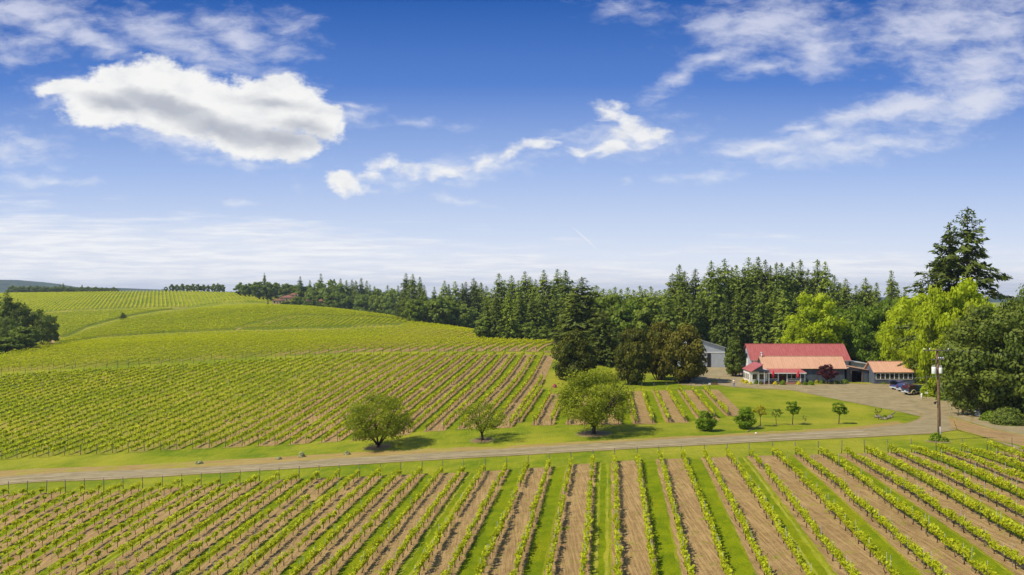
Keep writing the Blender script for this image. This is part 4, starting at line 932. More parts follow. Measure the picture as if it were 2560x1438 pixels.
def tree(kind, px, top, D, var, wpx=None, label=None, cat='tree', group=None, base=None, wide=None, name=None, aspect=1.0):
    if D is None: x, y = G(px, base)
    else: x, y = at(px, D)
    z = hz(x, y); H = CH-(top-HY)/F*y-z; tm, cm, H0, W0 = var
    sz = H/H0; sw = (wpx/F*y/W0) if wpx else sz*aspect
    o = thing(name or kind, label or '', cat, (x, y, z), random.uniform(0, 6.28), group); o.scale = (sw, sw, sz)
    obj('trunk', tm, o); obj('crown', cm, o); TREES.append((o, px)); return o
def stand(L, name, group, fmt):
    """label the trees of a stand from left to right"""
    L = sorted(L, key=lambda q: q[1])
    for i, (o, px) in enumerate(L): o['label'] = fmt.format(n=ordw(i+1)); o['group'] = group
FV = [fir_mesh(i, 28, 12.5, 1.0) for i in range(3)] + [fir_mesh(3, 28, 13, 1, matname='firdark'), fir_mesh(4, 28, 12, .9, matname='firlight')] + [fir_mesh(10+i, 28, 10.5, 1.1, matname='firblue') for i in range(3)]
FS = [fir_mesh(20+i, 24, 8.2, .9, .06) for i in range(3)]
FL = [fir_mesh(30+i, 22, 9.5, 1.0, .03, 'firlight') for i in range(3)]          # lighter young conifers
OLD = [fir_mesh(40, 36, 17, 1, .20, 'firdark', True), fir_mesh(41, 36, 15, 1, .20, 'firdark', True)]
BF = [broad_mesh(50+i, 14, 13, -.05, 50, 95, .90, 'far_green') for i in range(4)]
n0 = len(TREES)
A_ = []
def put(L, var, D, kind, cat, jit=0, wf=1.0, store=None, asp=1.0):
    for i, (px, top) in enumerate(L):
        o = tree(kind, px, top, D+random.uniform(-jit, jit), var[(i*3+int(px)) % len(var)], aspect=asp*random.uniform(.9, 1.12), cat=cat); (store if store is not None else A_).append((o, px))
# wood on the skyline behind the villa
S1c = []; put([(661,682),(750.6,690.6),(774.7,700),(802,683.8),(851,696),(866,700),(880,699),(889.5,701.5),(903,694.7),(917,701.5),(925,712),(936,715),(969,712.5),(995,714)], FS+FV[5:], 735, 'fir_tree', 'fir tree', 20, store=S1c, asp=.95)
S1b = []; put([(600,706),(612,709),(623,708),(645,700),(669,704),(684,705),(691,706),(716,708),(730,707),(742,712),(760,709),(790,706),(815,703),(833.5,700),(842,709),(870,716),(898,722),(920,724),(945,722),(958,718),(980,722),(1003,722)], BF, 720, 'broadleaf_tree', 'tree', 18, store=S1b, asp=.95)
S1d = []; put([(815,728),(838,731),(862,733),(886,736),(908,738),(930,739),(952,741),(975,744),(998,746),(1018,752)], BF, 640, 'broadleaf_tree', 'tree', 10, store=S1d, asp=1.0)
stand(S1c, '', 'firs in the skyline wood behind the villa', 'blue-green fir spire, {n} from the left in the skyline wood behind the villa')
stand(S1b, '', 'round trees of the skyline wood', 'round dark tree, {n} from the left in the skyline wood behind the villa')
stand(S1d, '', 'lower trees right of the villa', 'low leafy tree, {n} from the left in front of the skyline wood')
# wood at the end of the hill
S2c = []; put([(1015.3,682.4),(1031.7,685),(1049.5,692),(1060,712),(1086,716.6),(1111,701.5),(1122,710),(1138,703),(1156,708),(1164,704),(1183.5,694.7),(1190,703),(1202.6,705.6),(1216,714)], FV+FS, 455, 'fir_tree', 'fir tree', 18, store=S2c, asp=1.0)
S2b = []; put([(1038,742),(1056,738),(1072,748),(1085,744),(1100,738),(1118,740),(1134,752),(1150,757),(1166,760),(1180,768),(1196,785)], BF, 420, 'broadleaf_tree', 'tree', 12, store=S2b, asp=1.05)
stand(S2c, '', 'firs at the right end of the hill', 'dark fir, {n} from the left above the round trees at the hill end')
stand(S2b, '', 'round trees at the right end of the hill', 'round green tree, {n} from the left along the right end of the hill')
# central fir stand
S3 = []; put([(1228,722),(1247.5,683),(1262,700),(1279,688),(1296,700),(1313,679),(1326,692),(1339,698),(1360,675),(1378,702),(1394,673),(1414,674.7),(1430,700)], FV, 318, 'fir_tree', 'fir tree', 16, store=S3, asp=1.12)
S3b = []; put([(1215,742),(1240,740),(1270,728),(1300,735),(1330,740),(1352,735),(1384,738),(1405,735)], FV, 296, 'fir_tree', 'fir tree', 8, store=S3b, asp=1.15)
S3c = []; put([(1212,790),(1238,805),(1262,812),(1290,806),(1318,800),(1338,822),(1362,815)], BF, 290, 'broadleaf_tree', 'tree', 6, store=S3c, asp=1.1)
stand(S3, '', 'tall firs of the central stand', 'tall dark fir, {n} from the left in the stand at the centre')
stand(S3b, '', 'front firs of the central stand', 'shorter fir in front, {n} from the left in the central stand')
stand(S3c, '', 'low trees at the foot of the central stand', 'small bushy tree, {n} from the left at the central firs\' feet')
tree('fir_tree', 1455, 693, 232, FV[3], 180, 'broad dark fir standing alone, tallest above the dark maple at centre', 'fir tree')
tree('fir_tree', 1432, 726, 236, FL[1], 95, 'lighter green fir touching the left side of the broad dark fir', 'fir tree')
tree('fir_tree', 1508, 775, 205, FV[3], 120, 'short dark fir touching the right side of the broad dark fir', 'fir tree')
# lighter young wood
S4 = []; put([(1480,716),(1492,713),(1508,722),(1525,722.5),(1537,717),(1552,722),(1569,718),(1584,724),(1600,714),(1614,722),(1627.6,715.7),(1640,728),(1649.5,725),(1662,722),(1515,745),(1545,740),(1575,742),(1605,738),(1635,745),(1660,748)], FL, 318, 'young_fir_tree', 'fir tree', 26, store=S4, asp=1.3)
GB_ = [broad_mesh(140+i, 14, 11, -.05, 60, 120, .62, 'green', shape=.75) for i in range(2)]
S4b = []; put([(1505,742),(1530,735),(1552,748),(1575,738),(1600,750),(1622,742),(1645,752),(1668,748)], [GB_[0], BF[1], GB_[1], BF[3]], 266, 'broadleaf_tree', 'tree', 8, store=S4b)
stand(S4, '', 'light green firs right of the centre', 'light green young fir, {n} from the left in the pale wood')
stand(S4b, '', 'leafy trees before the pale wood', 'leafy tree, {n} from the left below the pale young wood')
# tall firs behind the winery
S5 = []; put([(1681,683),(1698.7,661),(1711,677),(1738,672),(1760,690),(1778,651),(1795,668),(1811.5,647),(1830,668),(1841,662),(1856,672),(1871,643.5),(1884,660),(1896,641),(1913.5,650),(1926,664),(1941,656),(1954,657),(1968,668),(1981,656),(2001,648.5),(2020,672),(2043.7,648.5),(2063.7,653.5),(2086,688.5),(2100,706),(2114,696),(2140,712)], FV, 268, 'fir_tree', 'fir tree', 16, store=S5, asp=1.02)
S5b = []; put([(1672,730),(1700,722),(1728,735),(1752,728),(1785,720),(1815,738),(1843,725),(1872,730),(1900,722),(1930,735),(1958,724),(1988,730),(2015,722),(2050,728),(2085,742)], FV+FL[:1], 246, 'fir_tree', 'fir tree', 8, store=S5b, asp=1.1)
S5c = []; put([(2164,693.5),(2177,712),(2191,706),(2228,676),(2243,706),(2262,718),(2150,722)], FS+FV[:2], 300, 'fir_tree', 'fir tree', 10, store=S5c, asp=.95)
stand(S5, '', 'tall firs behind the winery', 'tall fir, {n} from the left in the dark stand behind the winery')
stand(S5b, '', 'front firs behind the winery', 'lower fir in front, {n} from the left behind the winery')
stand(S5c, '', 'fir spires right of the winery', 'slim fir spire, {n} from the left above the green trees right of the barn')
# old pair and big trees on the right
tree('old_fir_tree', 2419, 515, 156, OLD[0], 215, 'very tall ragged old fir, the highest tree, right of its twin', 'fir tree')
tree('old_fir_tree', 2372, 556, 160, OLD[1], 180, 'ragged old fir just left of the highest tree', 'fir tree')
LB = [broad_mesh(60+i, 15, 14, -.05, 80, 200, .50, 'lime') for i in range(3)]
GB = [broad_mesh(70+i, 14, 12, -.05, 70, 190, .50, 'green') for i in range(2)]
tree('maple_tree', 2035, 728, 205, LB[0], 150, 'bright lime green tree rising right behind the red barn roof', 'tree')
tree('maple_tree', 1988, 800, 200, LB[1], 66, 'small lime green tree left behind the red barn roof', 'tree')
tree('broadleaf_tree', 2110, 800, 206, GB[1], 80, 'mid green tree between the lime tree and the pale metal shed', 'tree')
tree('broadleaf_tree', 2172, 760, 200, GB[0], 110, 'mid green tree behind the link between the two orange roofs', 'tree')
tree('broadleaf_tree', 2222, 745, 212, GB[1], 100, 'dark green tree rising behind the workshop roof', 'tree')
tree('maple_tree', 2300, 722, 178, LB[2], 150, 'bright lime tree leaning over the right end of the workshop roof', 'tree')
tree('maple_tree', 2400, 690, 149, LB[0], 170, 'tallest bright lime tree in front of the ragged old firs', 'tree')
tree('maple_tree', 2290, 800, 172, LB[1], 80, 'low lime green tree touching the workshop\'s right gable', 'tree')
WL = broad_mesh(80, 14, 10, .04, 110, 130, .38, 'willow', droop=1.3, flat=1.1)
tree('willow_tree', 2425, 752, 140, WL, 130, 'pale drooping willow between the lime tree and the dark oak', 'tree')
tree('willow_tree', 2345, 838, 164, WL, 90, 'smaller drooping willow behind the parked vehicles', 'tree')
OK = [broad_mesh(85+i, 15, 15, -.10, 105, 330, .38, 'oak', gap=.3) for i in range(2)]
tree('oak_tree', 2488, 752, None, OK[0], 290, 'huge dark green oak overhanging the track at right', 'tree', base=1040)
tree('oak_tree', 2600, 704, 124, OK[1], 220, 'dark green oak cut by the right edge of the photo', 'tree')
tree('oak_tree', 2402, 862, 139, OK[1], 100, 'shorter dark tree behind the utility pole', 'tree')
# dark maples beside the yard
MP = [broad_mesh(90+i, 9.5, 10, -.10, 120, 190, .36, 'maple', shape=.8) for i in range(3)]
tree('maple_tree', 1436, 826, 176, MP[0], 118, 'round dark bronze maple, leftmost of the row, by the vineyard corner', 'maple')
tree('maple_tree', 1580, 812, 170, MP[1], 98, 'round dark bronze maple, second of the row, trunk standing in its shadow', 'maple')
tree('maple_tree', 1650, 806, 180, MP[2], 100, 'dark bronze maple between its two neighbours in the row', 'maple')
tree('maple_tree', 1712, 812, 174, MP[0], 124, 'dark bronze maple, rightmost of the row, beside the gravel yard', 'maple')
CB = broad_mesh(95, 9, 6.5, -.12, 120, 170, .30, 'oak', shape=.5)
tree('pine_tree', 1836, 838, 185, CB, 62, 'dense conical pine between the grey shed and the barn', 'pine')
# left edge wood
S6 = []; put([(-12,722),(18,724),(-30,740)], FV, 300, 'fir_tree', 'fir tree', 8, store=S6, asp=1.2)
stand(S6, '', 'firs at the left edge', 'dark fir, {n} from the left at the left edge of the photo')
OKs = [broad_mesh(100+i, 12, 12, .05, 60, 80, .5, 'oak') for i in range(2)]
tree('oak_tree', 38, 752, 300, OKs[0], 88, 'dark round tree beside the firs at the left edge', 'tree')
tree('oak_tree', 82, 766, 310, OKs[1], 90, 'darkest round tree in the left edge clump', 'tree')
tree('oak_tree', 122, 786, 330, BF[1], 52, 'yellow-green round tree at the right end of the left clump', 'tree')
tree('oak_tree', 105, 790, 300, OKs[0], 60, 'dark tree at the foot of the left clump by the dirt path', 'tree')
tree('oak_tree', 14, 792, 280, OKs[1], 80, 'grey-green tree low at the left edge', 'tree')
tree('oak_tree', 60, 810, 276, BF[2], 84, 'mid green bush low in the left clump above the vines', 'tree')
tree('oak_tree', 10, 838, 266, BF[3], 80, 'light green bush at the lowest left corner of the clump', 'tree')
tree('fir_tree', 307, 780, 500, FV[0], 22, 'single small dark tree alone among the hillside vines', 'tree')
# skyline row of small trees and hedge
S7 = []; put([(415,716),(430,710),(443,711),(456,709),(470,710),(482,709),(495,710),(508,711),(520,712),(534,709),(546,708),(556,711)], BF, 830, 'hedgerow_tree', 'tree', 8, store=S7, asp=.85)
stand(S7, '', 'row of small trees on the skyline', 'small round tree, {n} from the left in the skyline row left of the wood')
S8 = []; put([(x, 715.5+2.6*math.sin(x*1.7)+(x-30)*.016) for x in range(32, 300, 9)], BF, 990, 'distant_tree', 'tree', 8, store=S8, asp=1.5)
S8b = [];put([(150,709),(158,707),(205,711)], FS, 1010, 'distant_fir', 'fir tree', 4, store=S8b, asp=1.2)
stand(S8, '', 'low trees on the far left skyline', 'tiny distant tree, {n} from the left on the far left skyline')
stand(S8b, '', 'tiny firs on the far left skyline', 'tiny distant fir, {n} from the left on the far left skyline')
# garden trees round the villa
VG = []; put([(670,746),(694,751),(776,750),(784,753),(792,752),(800,755)], FS, 622, 'cypress_tree', 'cypress', 2, store=VG, asp=.8)
stand(VG, '', 'slim cypresses in front of the villa', 'slim dark cypress, {n} from the left in front of the villa')
VB = []; put([(742,738),(772,734),(718,750),(824,750),(708,754)], BF, 628, 'garden_tree', 'tree', 3, store=VB, asp=1.1)
stand(VB, '', 'round garden trees at the villa', 'round bright tree, {n} from the left in the villa garden')

# orchard trees by the road
OR = [broad_mesh(110, 9, 11, .03, 105, 220, .20, 'orchard', trunk=.24, flat=.7, gap=.5), broad_mesh(111, 6.5, 8.8, .14, 84, 80, .18, 'orchard', trunk=.19, gap=.6, open_=True), broad_mesh(112, 9.5, 12, .10, 110, 240, .20, 'orchard', trunk=.26, flat=.75, gap=.4)]
tree('orchard_tree', 945, 982, None, OR[0], 185, 'round spreading orchard tree, leftmost of three along the road', 'tree', base=1119)
tree('orchard_tree', 1206, 999, None, OR[1], 150, 'thin open-branched orchard tree, middle of three along the road', 'tree', base=1101)
tree('orchard_tree', 1484, 918, None, OR[2], 222, 'largest orchard tree, right of three, casting shade on the verge', 'tree', base=1085)
# young trees and bushes on the lawn
SM = [broad_mesh(120, 3, 3, -.1, 60, 80, .19, 'shrub', trunk=.05, flat=.7), broad_mesh(121, 3.4, 4, -.1, 70, 90, .19, 'shrub', trunk=.05, shape=.6), broad_mesh(122, 3, 2, .42, 20, 45, .17, 'gold', trunk=.04, gap=.4), broad_mesh(123, 3, 2, .42, 18, 40, .15, 'green', trunk=.04, gap=.5), broad_mesh(124, 3.6, 2, .36, 34, 80, .17, 'shrub', trunk=.05), broad_mesh(125, 2, 1.5, .3, 12, 20, .12, 'green', trunk=.03, gap=.7, open_=True)]
tree('bush', 1765, 1024, None, SM[0], 54, 'bushy green shrub at the end of the small garden plot', 'shrub', base=1078)
tree('bush', 1862, 1014, None, SM[1], 62, 'larger pointed green shrub on the lawn by the road', 'shrub', base=1072)
tree('sapling', 1901, 1012, None, SM[2], 34, 'golden yellow sapling beside the larger green shrub', 'sapling', base=1066)
tree('sapling', 1941, 1021, None, SM[3], 30, 'small thin green sapling right of the golden one', 'sapling', base=1062)
tree('sapling', 1981, 1001, None, SM[4], 36, 'tall slim green sapling in the middle of the lawn', 'sapling', base=1062)
tree('sapling', 2097, 1004, None, SM[4], 40, 'round lollipop sapling standing apart on the lawn', 'sapling', base=1060)
tree('sapling', 2198, 1018, None, SM[5], 26, 'nearly bare grey sapling beside the pile of rocks', 'sapling', base=1049)
tree('sapling', 2011, 1038, None, SM[5], 16, 'tiny withered sapling in the shadow on the lawn', 'sapling', base=1058)
JM = broad_mesh(130, 4.2, 4.4, .16, 46, 90, .22, 'purple', trunk=.10)
tree('japanese_maple', 2068, 911, 170, JM, 46, 'dark purple ornamental maple against the slate wall', 'tree')
# shrubs with mounds of flowers before the winery
def mound(px, base, wpx, hpx, m_, name, label, cat, seed):
    x, y = G(px, base); z = hz(x, y); w = wpx/F*y; h = hpx/F*y; rng = np.random.default_rng(seed)
    n = int(200+140*w*h); v_ = rng.normal(size=(n, 3)); v_[:, 2] = np.abs(v_[:, 2]); v_ /= np.linalg.norm(v_, axis=1, keepdims=True); v_ *= rng.uniform(.5, 1.0, (n, 1))
    P_ = v_*np.array([w/2, w/2*.8, h]); q = card(n, rng, .2 if w < 2.5 else .28, N=v_*1.2)+P_[:, None]
    o = thing(name, label, cat, (x, y, z)); obj('foliage', quadmesh('foliage', q, M[m_], np.clip(.4+rng.normal(0, .2, n), 0, 1)), o)
    st = MB(); st.tube([(0, 0, -.1), (0, 0, h*.7)], [.05, .02], 5); obj('stem', st.build('stem', M['bark'], link=False), o); return o
for i, (px, b, w, h, m_, lb) in enumerate([
    (1857, 956, 11, 10, 'yellowf', 'yellow flowering bush at the far left corner of the side room'),
    (1866, 959, 13, 10, 'yellowf', 'yellow flowering bush second along the white side room'),
    (1877, 962, 10, 8, 'yellowf', 'pale yellow flowering bush at the front corner of the side room'),
    (1891, 960, 17, 10, 'shrub', 'green mound left of the porch between yellow bushes'),
    (1901.5, 961, 7, 7, 'yellowf', 'small yellow bush right of the green mound by the porch'),
    (1919, 960, 16, 8, 'far_green', 'low dull green bush in front of the left porch windows'),
    (1938.5, 962, 12, 9, 'yellowf', 'yellow bush in front of the porch left of the steps'),
    (1957, 962.5, 17, 12, 'shrub', 'round green bush just left of the deck steps'),
    (1996, 962, 12, 10, 'yellowf', 'bright yellow bush just right of the deck steps'),
    (2012, 963, 14, 9, 'green', 'low green bush at the right end of the porch'),
    (2027, 963, 18, 12, 'shrub', 'largest green mound right of the porch'),
    (2042, 958, 12, 8, 'gold', 'yellow-green low bush left of the purple maple'),
    (2056, 959, 16, 9, 'green', 'dull green bush under the purple maple\'s left side'),
    (2092, 959, 18, 8, 'far_green', 'dark low bush right of the purple maple'),
    (2112, 959, 22, 11, 'green', 'green bush left of the garage doorway'),
    (2208, 960, 20, 4, 'far_green', 'flat dark green bush under the workshop windows'),
    (1387, 969, 12, 10, 'pinkf', 'pink flowering bush at the corner of the vineyard'),
    (1786, 958, 8, 8, 'gold', 'yellow-green plant beside the small white sign'),
    (2340, 1103, 34, 24, 'shrub', 'leafy weeds around the foot of the utility pole, left side'),
    (2360, 1104, 26, 12, 'green', 'lower weeds around the foot of the utility pole, right side'),
    (2212, 1045, 14, 8, 'shrub', 'green weed growing out of the rock pile'),
    (498, 1160, 22, 8, 'sage', 'pale grey-green weed tuft, leftmost on the dry verge'),
    (697, 1149, 15, 7, 'sage', 'small pale weed tuft, second on the dry verge'),
    (754, 1143, 18, 14, 'sage', 'tallest pale weed tuft on the dry verge'),
    (868, 1137, 18, 9, 'sage', 'pale weed tuft beside the left orchard tree\'s shade'),
    (2326, 991, 52, 40, 'lime', 'bright yellow-green bush right of the parked pickup'),
    (2368, 1000, 60, 40, 'green', 'green bush behind the utility pole at the yard edge'),
    (2520, 1062, 90, 46, 'oak', 'dark bush under the oak at the right of the track'),
    (2480, 1052, 60, 26, 'green', 'lighter bush under the oak beside the track')]):
    mound(px, b, w, h, m_, 'flower_bush' if 'yellowf' in m_ or 'pinkf' in m_ else 'weed' if 'weed' in lb else 'bush', lb, 'bush', 200+i)

# more trees filling behind the link and the workshop
S9 = []; put([(2070,780),(2098,770),(2130,772),(2160,790),(2195,775),(2235,765),(2262,790),(2255,745)], GB, 222, 'broadleaf_tree', 'tree', 6, store=S9, asp=1.1)
stand(S9, '', 'green trees behind the link shed', 'mid green tree, {n} from the left along the back of the yard')
tree('maple_tree', 2250, 745, 186, LB[1], 110, 'lime green tree between the workshop and the mid green trees', 'tree')
tree('maple_tree', 2345, 705, 150, LB[2], 120, 'lime green tree below the left one of the ragged old firs', 'tree')
tree('maple_tree', 2460, 735, 146, LB[1], 110, 'lime green tree right of the ragged old firs', 'tree')
S10 = []; put([(2500,770),(2540,760),(2600,745),(2290,735),(2470,765),(2650,760)], GB+BF, 240, 'broadleaf_tree', 'tree', 10, store=S10, asp=1.2)
stand(S10, '', 'trees behind the oak on the right', 'green tree, {n} from the left behind the dark oaks')
tree('fir_tree', 2545, 735, 200, FV[2], 80, 'dark fir showing above the oaks near the right edge', 'fir tree')
tree('fir_tree', 2340, 672, 165, FV[6], 90, 'lower dark fir filling the left foot of the ragged pair', 'fir tree')

# far ridges on the horizon
M['ridge'] = mat('wooded_ridge', lambda t, g, o: (t.mix(t.smooth(t.noise(g, 0.02, 6, 0.7), 0.4, 0.62), (0.030, 0.055, 0.035), (0.075, 0.105, 0.050)), None), 0.95, spec=0.05)
def ridge(name, prof, D, depth):
    prof = np.array(prof, float); px = np.arange(prof[0, 0], prof[-1, 0], 2.0); py = np.interp(px, prof[:, 0], prof[:, 1]); rg = np.random.default_rng(int(D))
    nz = np.convolve(rg.normal(0, 1, len(px)+8), np.ones(5)/5, 'same')[4:-4]*0.5+rg.normal(0, .22, len(px))
    rows_ = []
    for k in range(9):
        f = k/8; d = D-depth/2+depth*f; h = math.sin(math.pi*f)**.7
        z = (CH-(py+nz*(.3+.7*(k == 4))-HY)/F*D+70)*h-70+rg.normal(0, D/900, len(px))*(k in (1, 2, 3)); rows_.append(np.stack([(px-CX)/F*D, np.full(len(px), d), z], -1))
    return struct(obj(name, gridmesh(name, np.array(rows_), M['ridge'])))
ridge('hills', [(-700,712),(-300,700),(-60,703),(0,703),(40,700),(75,704),(120,712),(150,716),(200,718),(300,721),(420,725),(600,731),(800,745),(3300,745)], 3600, 1600)

# ------------------------------------------------------------------ vehicles
M['blue'] = plain('blue_car_paint', (0.035, 0.065, 0.19), 0.25, 0.05, 1, spec=0.6); M['navy'] = plain('navy_car_paint', (0.025, 0.045, 0.14), 0.25, 0.05, 1, spec=0.6)
M['teal'] = plain('dark_teal_car_paint', (0.020, 0.050, 0.085), 0.28, 0.05, 1, spec=0.6); M['maroon'] = plain('maroon_canopy_paint', (0.055, 0.012, 0.020), 0.3, 0.06, 1, spec=0.6)
M['tan'] = plain('tan_trim_paint', (0.42, 0.36, 0.24), 0.45, 0.08); M['rubber'] = plain('tyre_rubber', (0.018, 0.018, 0.018), 0.9, 0.2); M['chrome'] = plain('wheel_metal', (0.50, 0.50, 0.50), 0.3, 0.1, metal=0.7)
M['redlamp'] = plain('red_lamp_glass', (0.22, 0.015, 0.012), 0.25, 0.1); M['plate'] = plain('plate_white', (0.6, 0.6, 0.55), 0.5, 0.05); M['silver'] = plain('silver_trim', (0.45, 0.46, 0.48), 0.35, 0.05)
def wheel(par, x, y, r, w, side):
    m_ = MB(); n = 20; V = []; Fc = []
    prof = [(r*.62, w/2), (r*.93, w/2), (r, w/2-.04), (r, -w/2+.04), (r*.93, -w/2), (r*.62, -w/2)]
    for k in range(n):
        a = 6.2832*k/n
        for (rr, yy_) in prof: V.append((x+rr*math.cos(a), y+yy_, r+rr*math.sin(a)))
    p = len(prof); Fc = [(k*p+j, ((k+1) % n)*p+j, ((k+1) % n)*p+(j+1) % p, k*p+(j+1) % p) for k in range(n) for j in range(p)]
    m_.add(V, Fc, 0, .5, True); ty = m_.build('wheel', M['rubber'], par)
    m_ = MB(); ys_ = y+side*(w/2-.05); V = [(x, ys_+side*.03, r)]+[(x+r*.62*math.cos(6.2832*k/n), ys_, r+r*.62*math.sin(6.2832*k/n)) for k in range(n)]
    m_.add(V, [(0, 1+k, 1+(k+1) % n) for k in range(n)], 0); m_.build('rim', M['chrome'], ty)
def loft(par, name, secs, m_):
    """secs: list of (x, [(y,z)...]) closed rings -> body"""
    b = MB(); n = len(secs[0][1]); V = [(x, y, z) for x, ring in secs for (y, z) in ring]
    Fc = [(i*n+j, i*n+(j+1) % n, (i+1)*n+(j+1) % n, (i+1)*n+j) for i in range(len(secs)-1) for j in range(n)]
    Fc += [tuple(range(n))[::-1], tuple((len(secs)-1)*n+j for j in range(n))]
    b.add(V, Fc, 0, .5, False); return b.build(name, m_, par)
def ring(w, z0, z1, tum=0.0, rnd=.08):
    return [(-w, z0+rnd), (-w+rnd*.6, z0), (w-rnd*.6, z0), (w, z0+rnd), (w-tum*.3, z1-rnd), (w-tum-rnd, z1), (-w+tum+rnd, z1), (-w+tum*.3, z1-rnd)]
def wagon(px, py, heading, label, paint, L=4.7, H=1.72, hatch=True, glass_z=.95, name='parked_car'):
    x, y = G(px, py); t_ = thing(name, label, 'car', (x, y, hz(x, y)+.03), heading); w = .90
    # x points forward, rear at -L/2
    r0, f0 = -L/2, L/2
    loft(t_, 'body', [(r0, ring(w*.93, .42, .95)), (r0+.12, ring(w, .34, 1.02)), (r0+.9, ring(w, .28, 1.04)), (f0-1.3, ring(w, .28, 1.02)), (f0-.5, ring(w*.97, .32, .90)), (f0-.05, ring(w*.88, .40, .72))], paint)
    loft(t_, 'cabin', [(r0+.10, ring(w-.06, 1.0, 1.15, .02)), (r0+.30, ring(w-.05, 1.0, H-.06, .16)), (r0+.6, ring(w-.05, 1.0, H, .18)), (.45, ring(w-.05, 1.0, H-.01, .18)), (f0-1.25, ring(w-.06, 1.0, 1.05, .03))], paint)
    for s_ in (-1, 1):
        for (a, b_) in ((r0+.50, r0+1.35), (r0+1.43, r0+2.35), (r0+2.43, .95)):
            g_ = MB(); o_ = w-.052; q = [(a, s_*(o_+.012), 1.10), (b_, s_*(o_+.012), 1.10), (min(b_, b_ if b_ < .9 else b_-.42), s_*(o_-.105), H-.17), (a+.04, s_*(o_-.105), H-.17)]
            g_.add(q+[(p_[0], p_[1]-s_*.05, p_[2]) for p_ in q], [(0,1,2,3),(7,6,5,4),(0,4,5,1),(1,5,6,2),(2,6,7,3),(3,7,4,0)]); g_.build('side_window', M['glass'], t_)
        MB().box(r0+.02-.03, s_*(w-.20)-.10, .80, r0+.10, s_*(w-.20)+.10, 1.12).build('tail_light', M['redlamp'], t_)
        MB().box(f0-.10, s_*.66-.16, .60, f0-.02, s_*.66+.16, .74).build('headlight', M['plate'], t_)
        MB().box(.95, s_*(w+.02)-.08, 1.02, 1.13, s_*(w+.02)+.08, 1.17).build('mirror', paint, t_)
        for xx in (r0+.95, f0-.95): wheel(t_, xx, s_*(w-.11), .34, .24, s_)
    if hatch:
        MB().box(r0+.05, -w+.14, .62, r0+.13, w-.14, 1.55).build('boot_opening', M['dark'], t_)
        d_ = MB(); V = [(r0+.35, -.74, H), (r0+.35, .74, H), (r0-.60, .78, H+.22), (r0-.60, -.78, H+.22)]; slab(d_, [(p_[0], p_[1], p_[2]) for p_ in V], .06); d_.build('hatch', paint, t_)
    else:
        g_ = MB(); q = [(r0+.075, -.70, 1.10), (r0+.075, .70, 1.10), (r0+.27, .60, H-.16), (r0+.27, -.60, H-.16)]; g_.add(q+[(p_[0]+.05, p_[1], p_[2]) for p_ in q], [(3,2,1,0),(4,5,6,7),(0,1,5,4),(1,2,6,5),(2,3,7,6),(3,0,4,7)]); g_.build('rear_window', M['glass'], t_)
        MB().box(r0-.035, -.22, .66, r0-.004, .22, .78).build('number_plate', M['plate'], t_)
    MB().box(r0-.08, -w+.08, .36, r0+.06, w-.08, .58).build('bumper', M['silver'], t_)
    return t_
wagon(2252, 973, R(28), 'blue estate car with its rear hatch open, leftmost of the three vehicles', M['blue'], 4.6, 1.70, True)
wagon(2268, 978, R(28), 'navy blue car between the open estate and the pickup', M['navy'], 4.5, 1.62, False)
